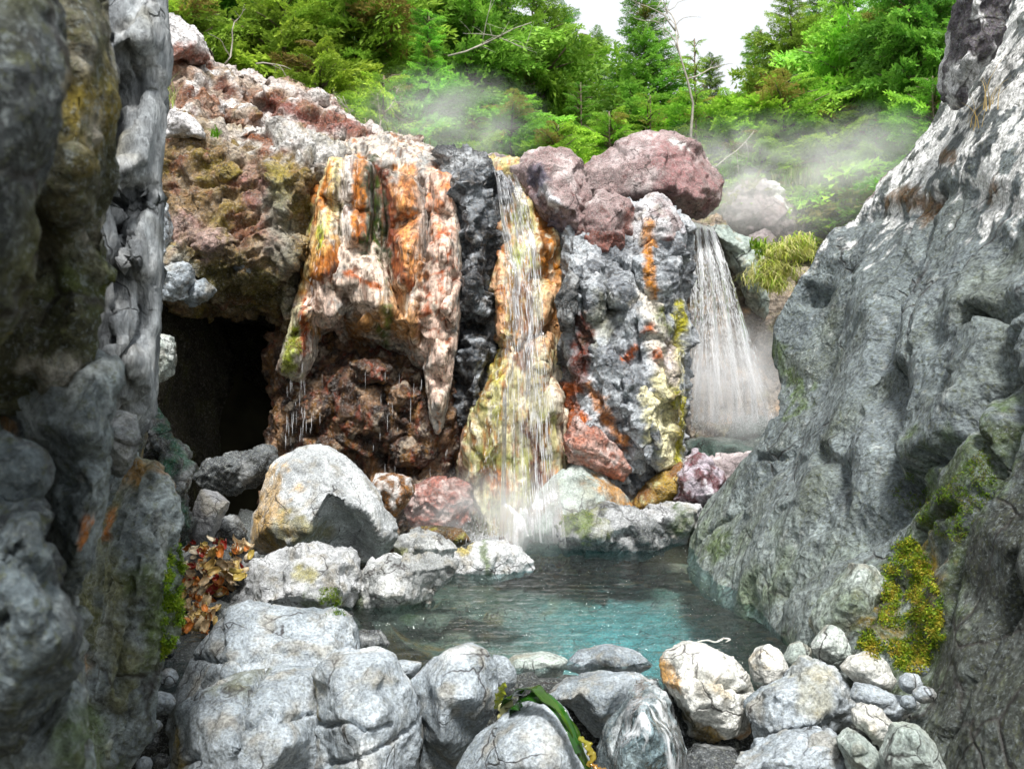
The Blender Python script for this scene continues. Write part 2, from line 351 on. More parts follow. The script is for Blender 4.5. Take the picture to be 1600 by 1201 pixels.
    Nr = np.empty(nv*3, np.float32); me2.vertex_normals.foreach_get('vector', Nr); Nr = Nr.reshape(-1, 3)
    nl = len(me2.loops); LI = np.empty(nl, np.int32); me2.loops.foreach_get('vertex_index', LI); LI = LI.reshape(-1, 4)
    bpy.data.meshes.remove(me2)
    if cull is not None:            # a face of the hillside: leave out what is buried in the hill behind it
        fc = P[LI].mean(1); fn = Nr[LI].mean(1); v = fc-np.array((0, 0, CZ), np.float32); v /= np.linalg.norm(v, axis=1)[:, None]
        LI = LI[(v*fn).sum(1) < cull]; use = np.unique(LI); mp = np.zeros(len(P), np.int32); mp[use] = np.arange(len(use)); LI = mp[LI]; P = P[use]; Nr = Nr[use]; nv = len(P)
    S = np.array(stretch, np.float32)
    ds = min(size, 1.2)
    warp = np.stack([fbm(P*S*2.2/ds, 2, .5, seed+20+k) for k in range(3)], 1)*0.35
    Q = P*S/ds
    h1, e1 = facets((Q+warp*0.35)*2.3*facsc, seed, tilt, edge)
    h2, e2 = facets((Q+warp*0.3)*6.0*facsc, seed+9, tilt, edge)
    h3, e3 = facets((Q+warp*0.25)*15.0*facsc, seed+4, tilt, edge*1.6)
    disp = ds*(fac*(0.046*h1+0.022*h2+0.0075*h3) + fb*(0.034*fbm(Q*1.8, 3, .5, seed)+0.014*fbm(Q*7, 5, .65, seed+3)))
    disp -= ds*fac*0.006*(1-sstep(e1, 0.0, 0.04))
    if flute: disp += flute*(.65*fbm(P*np.array((13, 9, 1.3), np.float32)+warp*1.2, 3, .55, seed+41, ridged=True)+.5*fbm(P*np.array((30, 20, 3), np.float32), 3, .6, seed+43))
    if plane is None:
        plane = lambda A, Y0=Y: np.stack([800+F*A[:, 0]/Y0, 600.5-F*(A[:, 2]-CZ)/Y0], 1)
    sk = Skin(P, Nr, plane, seed)
    for cpts, cw, cd in cracks:
        cw, cd = (cw*1.15, cd*(1.9 if cw < 95 else 1.0)) if cw > 20 else (cw*1.5, cd*1.7)
        wv = np.stack([fbm(P*9/ds, 3, .6, seed+31), fbm(P*9/ds, 3, .6, seed+37)], 1)*min(cw, 45)*1.6
        d = seg_dist(sk.uv+wv, cpts); disp -= cd*(1-sstep(d, 0, cw))
    P2 = P+Nr*disp[:, None]
    o = mesh_obj(name, P2, LI, mat or M_ROCK); me2 = o.data
    Nn = np.empty(nv*3, np.float32); me2.vertex_normals.foreach_get('vector', Nn); sk.Nr = Nn.reshape(-1, 3); sk.P = P2; sk.uv = plane(P2)
    (skin or skin_grey)(sk)
    put_attr(me2, sk.col, sk.wet)
    if parent: o.parent = parent
    else:
        tag(o, label, cat, group)
    return o

# ---- mineral palettes
def skin_grey(s, light=(172, 181, 188), dark=(88, 100, 108), k=3.0):
    s.fill(light); s.mix(s.noise(k, 0.1, .35)*0.75, dark); s.mix(s.noise(k*2.5, 0.18, .15, 3)*0.6, (142, 134, 116))
    s.mix(s.noise(k*1.6, 0.3, .12, 8)*0.45, (222, 224, 222))
def skin_white(s):
    skin_grey(s, (226, 226, 220), (180, 180, 172)); s.mix(s.noise(6, .25, .12, 6)*.5, (196, 170, 120))
def skin_green_grey(s):
    skin_grey(s, (176, 186, 180), (118, 132, 126)); s.mix(s.noise(4, .2, .2, 6)*.35, (140, 136, 100))
def skin_wet(s):
    s.fill((92, 96, 98)); s.mix(s.noise(5, 0, .3)*.8, (46, 48, 50)); s.mix(s.noise(7, .2, .15, 4)*.7, (166, 168, 168)); s.wet[:] = .85
def skin_red(s):
    s.fill((152, 132, 130)); s.mix(s.noise(2.2, 0, .3)*.8, (122, 94, 92)); s.mix(s.noise(4, .2, .15, 3)*.8, (196, 182, 180)); s.mix(s.noise(9, .3, .1, 5)*.7, (100, 52, 46))
def skin_far(s):
    s.fill((150, 140, 140)); s.mix(s.noise(1.4, 0, .3)*.7, (112, 96, 96)); s.mix(s.noise(2.2, .22, .08, 3)*.9, (226, 226, 222)); s.mix(s.noise(3, .28, .1, 5)*.6, (128, 84, 66))
def wall_dark(s):
    s.fill((64, 69, 70)); s.mix(s.noise(2.0, 0, .3)*.8, (36, 40, 43)); s.mix(s.noise(9, .15, .2, 3)*.5, (96, 104, 105))
MOSS, MOSS2, OCHRE, RUST, CREAM, PEACH, LICH = (70, 92, 14), (128, 130, 24), (176, 122, 30), (122, 50, 20), (238, 218, 160), (222, 178, 150), (236, 236, 232)

# ------------------------------------------------------------------ the setting: ground, pool bed, water
def ground_z(x, y):
    up = sstep(y, 9.6, 11.6)
    z = -0.75+up*(3.5+0.5*sstep(-x, -2, 5)) + 0.09*np.clip(y-12, 0, 60)*1.0
    notch = np.exp(-((x-2.6)/1.0)**2)*sstep(-y, -12.5, -10.5)
    return z-notch*1.3*up
gx = np.concatenate([np.linspace(-120, -12, 28), np.linspace(-11, 11, 50), np.linspace(12, 120, 28)])
gy = np.concatenate([np.linspace(-40, 0, 16), np.linspace(0.3, 24, 80), np.linspace(25, 260, 40)])
GX, GY = np.meshgrid(gx, gy); gp = np.stack([GX.ravel(), GY.ravel()], 1)
gz = ground_z(gp[:, 0], gp[:, 1]); gp3 = np.column_stack([gp, gz]).astype(np.float32)
gp3[:, 2] += 0.10*fbm(gp3*np.array([1.2, 1.2, 0], np.float32), 3, .5, 4)
nx, ny = len(gx), len(gy); ii = np.arange((ny-1)*(nx-1)); r_, c_ = ii//(nx-1), ii % (nx-1); a_ = r_*nx+c_
tag(mesh_obj('ground', gp3, np.stack([a_, a_+1, a_+nx+1, a_+nx], 1), M_SOIL), 'dark forest soil and stream ground under the rocks and trees', 'ground', kind='structure')

# pool bed: stony sheet with mineral patches
bx_ = np.linspace(-2.6, 2.6, 150); by_ = np.linspace(1.6, 9.2, 200); BX, BY = np.meshgrid(bx_, by_)
B = np.column_stack([BX.ravel(), BY.ravel(), np.zeros(BX.size)]).astype(np.float32)
h, e = facets(np.column_stack([B[:, :2]*4.2, B[:, 2]]), 3, .6)
B[:, 2] = -0.42-0.22*np.exp(-((B[:, 0]-0.55)/0.9)**2-((B[:, 1]-6.2)/1.3)**2)+0.08*h+0.06*fbm(B*3, 3, .5, 2)
shore = np.maximum(sstep(-B[:, 0]-0.10*(B[:, 1]-5.5), .55, 1.0), sstep(-B[:, 1], -4.55, -4.25)); B[:, 2] += shore*(0.38+0.10*h)-.75*sstep(-B[:, 1], -4.15, -3.5)
c = np.zeros((len(B), 3), np.float32); c[:] = lin(128, 134, 120)
def bm(m, rgb):
    global c
    m = np.clip(m, 0, 1)[:, None]; c = c*(1-m)+lin(*rgb)*m
bm(sstep(h, -.2, .3)*.7, (96, 98, 82)); bm(sstep(fbm(B*2.5, 3, .5, 7), .05, .3)*.8, (72, 88, 40)); bm(sstep(fbm(B*3.5, 3, .5, 9), .2, .35)*.7, (176, 130, 52))
tq = np.exp(-((B[:, 0]-0.75)/0.7)**2-((B[:, 1]-6.8)/1.25)**2)
bm(tq*1.05, (108, 180, 184)); bm(sstep(h, .28, .34)*.5*(1-tq), (160, 150, 130))
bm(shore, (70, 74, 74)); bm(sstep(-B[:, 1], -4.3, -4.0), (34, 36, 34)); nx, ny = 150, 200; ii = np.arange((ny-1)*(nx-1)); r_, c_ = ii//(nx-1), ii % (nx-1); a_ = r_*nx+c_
tag(mesh_obj('pool_bed', B, np.stack([a_, a_+1, a_+nx+1, a_+nx], 1), M_ROCK, cols=c, wet=np.zeros(len(B))), 'stony floor of the hot spring pool with turquoise and ochre patches', 'pool bed', kind='structure')

wx = np.linspace(-1.6, 2.2, 130); wy = np.linspace(4.2, 8.7, 190); WX, WY = np.meshgrid(wx, wy)
Q = np.column_stack([WX.ravel(), WY.ravel(), np.zeros(WX.size)]).astype(np.float32)
amp = 0.004+0.014*np.exp(-((Q[:, 0]-0.05)/0.5)**2-((Q[:, 1]-8.1)/0.7)**2)
Q[:, 2] = (amp+.007)*fbm(Q*np.array([4.5, 12, 1], np.float32), 3, .5, 5)
nx, ny = 130, 190; ii = np.arange((ny-1)*(nx-1)); r_, c_ = ii//(nx-1), ii % (nx-1); a_ = r_*nx+c_
tag(mesh_obj('pool_water', Q, np.stack([a_, a_+1, a_+nx+1, a_+nx], 1), M_WATER), 'clear turquoise water of the hot spring pool', 'water', kind='structure')

# ------------------------------------------------------------------ the waterfall cliff
CLIFF = empty('cliff_waterfall', (0, 8.4, 0)); tag(CLIFF, 'stained cliff with a dark cave and mineral curtains behind the pool', 'cliff', kind='structure')
def part(name, outline, Y, **kw):
    kw.setdefault('cull', 0.35 if len(outline) > 9 else None)
    o = rock(name, outline, Y, parent=CLIFF, **kw)
    o.location = (-CLIFF.location.x, -CLIFF.location.y, -CLIFF.location.z)
    return o
def sk_brown(s):
    s.fill((142, 118, 84)); s.mix(s.noise(2.5, 0, .3)*.7, (94, 72, 40)); s.mix(s.noise(4, .18, .2, 2)*.65, (178, 166, 148)); s.mix(s.noise(2.6, .12, .2, 27)*.7, (128, 108, 36))
    s.mix(s.noise(3.5, .16, .15, 5)*.8, (122, 108, 30)); s.mix(s.noise(5, .22, .12, 6)*.75, (104, 54, 36))
    s.mix(s.stroke([(400, 205), (480, 225), (540, 250)], 60, .6)*.85, (204, 204, 202))
    s.mix(s.stroke([(350, 200), (400, 215)], 36, .6)*.7, (196, 190, 184))
    s.mix(s.stroke([(385, 215), (420, 222), (425, 250)], 14, .5), (118, 66, 30))
    s.mix(s.stroke([(410, 270), (430, 330), (450, 400)], 34, .7)*.6, (142, 106, 104))
    s.mix(s.stroke([(262, 335), (280, 380), (310, 400)], 12, .5), (150, 130, 20)); s.mix(s.stroke([(450, 280), (460, 320)], 30, .7)*.7, (140, 130, 50))
    s.mix(s.stroke([(310, 370), (350, 385)], 44, .5)*.7, (160, 136, 134))
    s.mix(s.stroke([(450, 320), (465, 420), (470, 470)], 40, .6)*.7, (120, 124, 112)); s.mix(s.stroke([(330, 440), (440, 460)], 60, .7)*.8, (66, 66, 20))
    s.mix(s.stroke([(260, 400), (300, 440)], 60, .6)*.8, (160, 160, 154)); s.mix(s.stroke([(240, 270), (262, 300)], 26, .7)*.6, (150, 84, 56))
    s.mix(s.noise(9, .33, .1, 12)*.7, (60, 48, 30))
part('rock_face', [(150, 215), (240, 205), (262, 188), (300, 178), (340, 196), (372, 198), (400, 192), (450, 200), (500, 216), (530, 236), (512, 290), (496, 370), (478, 430), (462, 495), (450, 515), (425, 498), (392, 480), (352, 480), (322, 466), (300, 482), (255, 470), (150, 480)], 8.5,
     front=[(240, 250, -.25), (300, 215, -.2), (300, 300, -.45), (240, 370, -.6), (290, 420, -.75), (310, 385, -.55), (380, 230, -.2), (380, 300, -.4), (350, 380, -.55), (380, 430, -.45), (440, 260, -.3), (430, 350, -.46), (430, 440, -.38), (480, 270, -.40), (480, 380, -.48), (260, 450, -.7), (330, 450, -.45)],
     back=1.5, bscale=1.0, vox=.0132, fac=.95, facsc=1.6, fb=.6, tilt=2.3, smooth=1, skin=sk_brown, mat=M_CLIFF, seed=3, cracks=[([(310, 455), (350, 400), (440, 330)], 6, .03), ([(240, 330), (330, 300), (400, 310)], 5, .03)])
def sk_up(s):
    s.fill((172, 156, 140)); s.mix(s.noise(3, 0, .25)*.85, (124, 74, 40)); s.mix(s.noise(4.5, .12, .12, 3)*.9, (214, 210, 206)); s.mix(s.noise(5, .2, .1, 6)*.8, (88, 40, 26)); s.mix(s.noise(4, .25, .1, 7)*.6, (120, 96, 30))
    s.mix(s.stroke([(430, 175), (500, 205), (570, 225)], 34, .6)*.85, (118, 58, 46)); s.mix(s.stroke([(300, 80), (420, 125), (540, 185), (640, 222)], 16, .8)*.8, (206, 198, 194))
    s.mix(s.stroke([(250, 100), (310, 110)], 30, .6)*.8, (126, 66, 36))
part('upper_ledge', [(150, 60), (236, 30), (300, 62), (330, 90), (372, 108), (430, 122), (480, 148), (545, 186), (600, 208), (655, 222), (700, 240), (690, 290), (600, 290), (480, 270), (360, 250), (240, 240), (150, 230)], 9.5,
     front=[(240, 110, -.5), (300, 120, -.5), (270, 170, -.9), (340, 150, -.5), (345, 180, -.6), (390, 150, -.05), (410, 175, -.05), (440, 160, -.35), (490, 190, -.45), (540, 212, -.6), (600, 232, -.8), (300, 200, -1.0), (420, 205, -.7), (500, 225, -.8)],
     back=.9, bscale=1.0, vox=.0158, fac=1.1, facsc=1.5, fb=.7, tilt=2.2, smooth=1, skin=sk_up, mat=M_CLIFF, seed=5)
def sk_block(s):
    s.fill((206, 204, 204)); s.mix(s.noise(5, .1, .3)*.5, (166, 160, 158)); s.mix(s.stroke([(240, 96), (320, 92)], 22, .7)*.9, (130, 70, 46))
part('ridge_block', [(225, 40), (240, 24), (272, 22), (300, 40), (316, 58), (322, 86), (300, 98), (250, 98), (225, 90)], 9.1, front=[(250, 50, -.25), (300, 70, -.22), (270, 90, -.3)], skin=sk_block, mat=M_CLIFF, seed=8, vox=.012)
for i, (ol, y, sd) in enumerate([([(250, 190), (268, 172), (290, 175), (316, 200), (318, 214), (286, 212), (258, 214)], 8.2, 11), ([(248, 240), (290, 222), (330, 232), (345, 252), (310, 268), (262, 262)], 8.25, 12),
        ([(236, 330), (256, 318), (266, 350), (262, 400), (250, 440), (236, 440)], 7.8, 13), ([(244, 420), (262, 404), (296, 412), (304, 440), (286, 468), (256, 470)], 7.75, 14), ([(296, 440), (318, 434), (336, 452), (322, 470), (296, 482), (286, 462)], 7.85, 15),
        ([(288, 385), (305, 362), (350, 355), (372, 376), (340, 402), (318, 405)], 7.95, 16), ([(360, 412), (376, 398), (396, 404), (392, 428), (372, 432)], 8.05, 17), ([(690, 135), (720, 130), (742, 150), (735, 170), (700, 170)], 9.4, 18), ([(350, 170), (386, 160), (412, 178), (390, 196), (352, 190)], 8.9, 19),
        ([(232, 540), (246, 522), (268, 524), (272, 560), (266, 588), (246, 600), (232, 590)], 7.6, 20), ([(330, 258), (362, 250), (382, 268), (366, 290), (336, 284)], 8.15, 21)]):
    if i == 7: ol = [(476, 142), (496, 134), (516, 148), (514, 166), (486, 168)]
    part('rock_block', ol, y, skin=[sk_block, sk_brown, skin_grey, skin_grey, skin_grey, sk_brown, skin_grey, sk_up, sk_up, skin_green_grey, sk_brown][i], mat=M_CLIFF, seed=sd, fac=1.3, facsc=.9, vox=.012, smooth=1)
# cave: back wall, floor and side walls
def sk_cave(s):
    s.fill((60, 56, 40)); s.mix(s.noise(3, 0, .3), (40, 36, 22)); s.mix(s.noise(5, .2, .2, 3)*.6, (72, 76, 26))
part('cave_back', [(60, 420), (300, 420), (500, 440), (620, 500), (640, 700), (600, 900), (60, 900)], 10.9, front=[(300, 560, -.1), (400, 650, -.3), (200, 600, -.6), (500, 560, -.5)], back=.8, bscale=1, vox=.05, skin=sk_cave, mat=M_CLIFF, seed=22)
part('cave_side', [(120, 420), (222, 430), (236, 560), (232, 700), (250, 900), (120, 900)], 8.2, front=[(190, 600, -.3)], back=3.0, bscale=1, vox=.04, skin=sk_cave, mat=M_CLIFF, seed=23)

# mineral curtain
def sk_curtain(s):
    st = (6, 6, .8)
    s.fill((184, 178, 170)); s.mix(s.noise(3, .05, .25)*.7, (120, 122, 122)); s.mix(s.noise(2, .1, .2, 31, st)*.6, (216, 206, 196)); s.mix(s.noise(3.4, .08, .06, 51, st)*.7, (232, 218, 196)); s.mix(s.noise(3.0, .24, .05, 53, st)*.7, (190, 116, 40)); s.mix(s.noise(3.6, .3, .05, 55, st)*.75, (96, 52, 28)); s.mix(s.noise(4.4, .36, .04, 57, st)*.85, (44, 38, 28))
    s.mix(s.stroke([(520, 258), (503, 320), (492, 400), (480, 450)], 46, .35, .3)*1.0, CREAM); s.mix(s.stroke([(505, 400), (496, 440), (470, 500)], 60, .4), (214, 160, 84))
    s.mix(s.stroke([(522, 250), (505, 300), (492, 350)], 9, .5, .4), (190, 112, 22)); s.mix(s.stroke([(510, 285), (507, 330)], 10, .5, .5), (176, 108, 36)); s.mix(s.stroke([(518, 260), (520, 300), (516, 370)], 6, .6, .5)*.8, (206, 150, 60))
    s.mix(s.stroke([(504, 360), (506, 390)], 10, .6)*.8, (170, 190, 40)); s.mix(s.stroke([(530, 405), (500, 440), (472, 480), (462, 510)], 26, .5, .6), (172, 98, 24)); s.mix(s.stroke([(538, 420), (505, 455)], 12, .6)*.9, (112, 44, 20))
    s.mix(s.stroke([(547, 255), (546, 320), (550, 385)], 24, .3, .2), (228, 220, 212)); s.mix(s.stroke([(528, 258), (530, 310), (535, 370)], 5, .5, .5), (56, 60, 24)); s.mix(s.stroke([(554, 258), (553, 300)], 4, .5), (40, 44, 36))
    s.mix(s.stroke([(566, 256), (561, 330), (563, 396)], 19, .3, .4), (204, 128, 48)); s.mix(s.stroke([(566, 330), (570, 390)], 10, .6)*.8, (136, 66, 26))
    s.mix(s.stroke([(584, 270), (588, 330), (590, 385), (600, 430)], 36, .35, .6), (52, 62, 42)); s.mix(s.stroke([(586, 310), (584, 320)], 22, .6)*.8, (164, 166, 158)); s.mix(s.stroke([(590, 290), (588, 390), (605, 450)], 24, .9)*s.noise(8, 0, .2, 3), (70, 92, 14))
    s.mix(s.stroke([(572, 395), (600, 455), (612, 490)], 24, .5, .6)*.8, (150, 152, 136))
    s.mix(s.stroke([(640, 295), (643, 380), (650, 440)], 44, .35, .5), (212, 146, 84)); s.mix(s.stroke([(598, 272), (612, 320), (618, 380), (622, 440)], 17, .4, .6), (112, 52, 26)); s.mix(s.stroke([(625, 420), (650, 450), (640, 470)], 20, .6)*.9, (124, 48, 14))
    s.mix(s.stroke([(630, 300), (640, 420)], 40, .5)*s.noise(11, .05, .12, 7)*.9, (160, 92, 46))
    s.mix(s.stroke([(560, 405), (585, 430), (575, 450)], 46, .4), (232, 212, 194)); s.mix(s.stroke([(560, 440), (595, 450)], 10, .6), (182, 92, 28)); s.mix(s.stroke([(500, 480), (525, 470), (515, 500)], 44, .4), (232, 204, 186))
    s.mix(s.stroke([(560, 470), (600, 490)], 26, .6)*.8, (220, 196, 176)); s.mix(s.stroke([(560, 520), (610, 500), (660, 525)], 34, .6), (168, 120, 66)); s.mix(s.stroke([(620, 470), (650, 500)], 44, .5)*.9, (212, 158, 104))
    s.mix(s.stroke([(606, 480), (608, 540)], 12, .8)*.9, (74, 96, 18))
    s.mix(s.stroke([(692, 282), (688, 360), (700, 430), (692, 520), (686, 610)], 42, .35, .5), (230, 200, 182)); s.mix(s.stroke([(688, 275), (690, 300), (684, 360)], 30, .6)*s.noise(8, 0, .2, 9), (206, 128, 76)); s.mix(s.stroke([(695, 380), (690, 520)], 40, .6)*s.noise(14, .12, .08, 13), (176, 92, 52))
    s.mix(s.stroke([(470, 480), (456, 530), (452, 585)], 30, .4), (196, 194, 160)); s.mix(s.stroke([(462, 520), (456, 570)], 18, .7), (158, 172, 40)); s.mix(s.stroke([(480, 470), (478, 550)], 10, .5), (170, 84, 40))
    s.mix(s.noise(3.2, .22, .05, 41, st)*.65, (104, 56, 28)); s.mix(s.noise(4.2, .3, .04, 47, st)*.8, (42, 38, 30)); s.mix(s.noise(3.6, .26, .05, 49, st)*.5, (238, 226, 206)); s.mix(s.stroke([(690, 250), (660, 262), (664, 400)], 22, .6)*.7, (150, 156, 156))
    s.mix(s.noise(12, .24, .07, 44)*.7, (66, 44, 30)); s.wet[:] = .25+.4*s.noise(4, 0, .2, 17)
part('mineral_curtain', [(440, 300), (490, 250), (520, 232), (560, 216), (600, 214), (640, 224), (680, 238), (715, 262), (720, 340), (722, 430), (715, 520), (706, 590), (694, 640), (684, 672), (672, 640), (650, 590), (632, 560), (610, 575), (590, 552), (560, 560), (540, 530), (520, 505), (504, 520), (490, 545), (484, 580), (462, 592), (434, 578), (448, 530), (458, 470), (450, 400)], 8.74,
     front=[(500, 320, -.5), (488, 400, -.62), (500, 455, -.72), (470, 480, -.6), (460, 540, -.65), (452, 575, -.6), (515, 495, -.7), (548, 300, -.48), (552, 390, -.6), (576, 430, -.72), (560, 330, -.42), (590, 300, -.2), (592, 370, -.22), (604, 440, -.4), (620, 310, -.35), (640, 340, -.55), (645, 420, -.68), (640, 500, -.72), (664, 360, -.42), (690, 300, -.45), (690, 380, -.62), (700, 450, -.68), (690, 530, -.62), (684, 620, -.55), (600, 500, -.55), (570, 500, -.62), (545, 470, -.6), (660, 560, -.5), (560, 260, -.25), (640, 250, -.2), (480, 290, -.25)],
     back=.7, bscale=.95, vox=.0125, fac=.5, facsc=1.2, fb=.45, tilt=1.6, smooth=1, flute=.042, stretch=(1.3, 1.3, .6), skin=sk_curtain, mat=M_FLOW, seed=31, edge=.08,
     cracks=[([(535, 258), (540, 320), (545, 400)], 4, .03), ([(555, 256), (553, 330)], 4, .03), ([(570, 440), (600, 452), (615, 470)], 6, .05), ([(604, 280), (624, 400)], 5, .03), ([(540, 455), (575, 500)], 6, .05), ([(690, 560), (680, 640)], 5, .03), ([(668, 300), (672, 420), (668, 540)], 6, .06)])
for i, (ol, y, fr) in enumerate([([(513, 246), (536, 250), (541, 330), (547, 400), (534, 438), (504, 470), (488, 505), (483, 560), (466, 592), (434, 578), (449, 530), (460, 480), (474, 430), (486, 370), (498, 305)], 8.25, [(520, 300, -.16), (512, 370, -.24), (505, 430, -.34), (475, 490, -.30), (458, 550, -.28)]),
        ([(538, 246), (556, 246), (560, 320), (566, 390), (556, 404), (540, 396), (538, 320)], 8.22, [(548, 300, -.14), (552, 370, -.22)]), ([(558, 250), (577, 254), (576, 330), (574, 394), (560, 400), (556, 330)], 8.2, [(567, 310, -.10), (566, 370, -.16)]),
        ([(598, 266), (642, 276), (664, 330), (664, 400), (656, 450), (632, 476), (612, 446), (607, 360)], 8.2, [(632, 320, -.14), (640, 390, -.24), (630, 440, -.26)]), ([(556, 404), (584, 398), (606, 440), (622, 490), (600, 512), (572, 480), (548, 470)], 8.1, [(580, 430, -.14), (588, 470, -.16)]),
        ([(676, 272), (700, 272), (713, 340), (720, 430), (713, 520), (701, 600), (691, 660), (683, 678), (673, 650), (666, 580), (671, 480), (667, 400), (674, 330)], 8.22, [(690, 320, -.12), (692, 400, -.24), (696, 480, -.28), (688, 560, -.24), (684, 630, -.2)])]):
    part('mineral_flow', ol, y, front=fr, back=.4, bscale=.9, vox=.0115, fac=.3, facsc=1.6, fb=.35, smooth=2, flute=.034, skin=sk_curtain, mat=M_FLOW, seed=310+i, cull=.5)
def sk_under(s):
    st = (6, 6, 1.4); s.fill((78, 54, 40)); s.mix(s.noise(2, 0, .12, 1, st)*.9, (36, 30, 27)); s.mix(s.noise(6, .12, .1, 3)*.85, (150, 118, 88)); s.mix(s.noise(2.2, .14, .08, 5, st)*.8, (112, 76, 24)); s.mix(s.noise(2.5, .2, .08, 8, st)*.8, (124, 58, 34)); s.mix(s.noise(7, .26, .06, 18)*.8, (176, 160, 140)); s.wet[:] = .8
part('under_curtain_wall', [(420, 520), (520, 500), (640, 520), (740, 500), (760, 700), (740, 900), (560, 900), (400, 900), (430, 700)], 8.75, front=[(470, 590, -.25), (480, 640, -.38), (540, 600, -.35), (560, 650, -.45), (600, 620, -.4), (640, 660, -.38), (520, 690, -.3), (600, 720, -.2), (690, 620, -.4), (700, 740, -.3), (640, 780, -.4), (560, 760, -.2), (470, 700, -.2)],
     back=.6, bscale=1, vox=.0165, fac=1.0, facsc=1.6, fb=.4, tilt=2.2, smooth=1, flute=.02, stretch=(1.3, 1.2, .8), skin=sk_under, mat=M_CLIFF, seed=33)
for i, (ol, y) in enumerate([([(440, 640), (470, 615), (500, 622), (520, 640), (500, 662), (455, 665)], 8.38), ([(520, 655), (560, 640), (596, 652), (588, 676), (540, 684)], 8.36), ([(545, 566), (590, 556), (616, 578), (600, 600), (560, 596)], 8.26), ([(600, 606), (636, 592), (658, 618), (640, 644), (608, 640)], 8.34), ([(470, 684), (516, 680), (548, 700), (516, 716), (476, 712)], 8.42), ([(600, 694), (650, 678), (684, 702), (664, 730), (620, 728)], 8.4), ([(640, 760), (680, 745), (730, 760), (740, 800), (700, 835), (650, 830), (630, 800)], 8.15)]):
    part('wet_ledge', ol, y, skin=sk_under if i != 6 else (lambda s: (s.fill((150, 96, 84)), s.mix(s.noise(9, .1, .2), (206, 186, 180)), s.mix(s.noise(7, .2, .15, 4), (112, 60, 40)), s.wet.__setitem__(slice(None), .6))), mat=M_CLIFF, seed=40+i, vox=.011, fac=1.2, fb=.4, tilt=2.0, smooth=0, bulge=.09 if i != 6 else None)
# dark wet rib beside the falls
def sk_dark(s):
    s.fill((66, 72, 78)); s.mix(s.noise(4, 0, .25)*.9, (34, 36, 40)); s.mix(s.noise(6, .15, .12, 4, (1, 1, 2))*.85, (170, 176, 182)); s.mix(s.stroke([(690, 250), (740, 250)], 30, .8)*.7, (196, 200, 202))
    s.mix(s.stroke([(700, 320), (735, 330)], 44, .6)*.6, (176, 182, 188)); s.mix(s.noise(7, .3, .1, 6)*.5, (92, 70, 30)); s.wet[:] = .8
part('dark_rib', [(690, 262), (690, 236), (730, 234), (770, 250), (790, 300), (784, 400), (776, 520), (772, 620), (752, 700), (730, 720), (712, 640), (704, 500), (696, 380)], 8.45,
     front=[(735, 280, -.3), (730, 340, -.42), (745, 400, -.35), (735, 460, -.38), (742, 540, -.3), (740, 620, -.3)], back=.5, bscale=1, vox=.0132, fac=1.0, facsc=1.6, fb=.4, tilt=2.3, smooth=1, skin=sk_dark, mat=M_CLIFF, seed=51)
# the column the main falls run down
def sk_column(s):
    st = (6, 6, .7)
    s.fill((206, 198, 150)); s.mix(s.noise(3, 0, .25, 2)*.8, (184, 168, 100)); s.mix(s.noise(2.5, .1, .2, 4, st)*.7, (228, 222, 200)); s.mix(s.noise(3, .18, .12, 6, st)*.8, (186, 110, 52))
    s.mix(s.stroke([(765, 290), (778, 380), (782, 470), (772, 540)], 36, .4, .6)*s.noise(7, -.15, .2, 7), (226, 172, 132)); s.mix(s.stroke([(768, 300), (775, 420), (785, 500)], 28, .7)*s.noise(12, .1, .1, 9), (150, 76, 34))
    s.mix(s.stroke([(848, 330), (856, 400), (864, 450)], 26, .4, .5), (178, 108, 16)); s.mix(s.stroke([(850, 345), (848, 400)], 14, .6)*.9, (110, 62, 10)); s.mix(s.stroke([(836, 300), (872, 350)], 24, .5)*.8, (222, 190, 160))
    s.mix(s.stroke([(866, 450), (868, 500), (850, 540)], 30, .5)*.9, (224, 174, 130)); s.mix(s.stroke([(815, 450), (820, 520), (812, 570)], 30, .5, .6)*.85, (118, 58, 20)); s.mix(s.stroke([(800, 400), (802, 520)], 10, .6), (128, 92, 12))
    s.mix(s.stroke([(810, 330), (815, 430)], 30, .7)*s.noise(6, 0, .2, 12), (150, 160, 60)); s.mix(s.stroke([(770, 550), (778, 590)], 26, .6)*.8, (184, 170, 30))
    s.mix(s.noise(4, .08, .15, 15)*sstep(s.uv[:, 1], 560, 660)*.8, (150, 156, 84)); s.mix(s.stroke([(770, 730), (790, 750)], 30, .6), (182, 110, 36)); s.mix(s.stroke([(826, 670), (838, 720), (848, 780)], 20, .6, .6), (92, 42, 34))
    s.mix(s.stroke([(862, 580), (872, 640), (886, 690)], 26, .5)*.9, (226, 214, 196)); s.mix(s.stroke([(730, 640), (722, 700), (720, 760)], 8, .5)*.8, (120, 50, 50)); s.mix(s.stroke([(720, 690), (740, 800)], 30, .9)*.7, (196, 186, 168))
    s.mix(sstep(s.uv[:, 1], 740, 830)*.55, (190, 196, 170)); s.mix(s.noise(3.4, .18, .05, 51, st)*.7, (236, 230, 206)); s.mix(s.noise(3.0, .2, .05, 53, st)*.75, (168, 108, 40)); s.mix(s.noise(3.6, .26, .05, 55, st)*.8, (104, 60, 24)); s.mix(s.noise(9, .3, .08, 21)*.7, (96, 80, 26)); s.wet[:] = .7
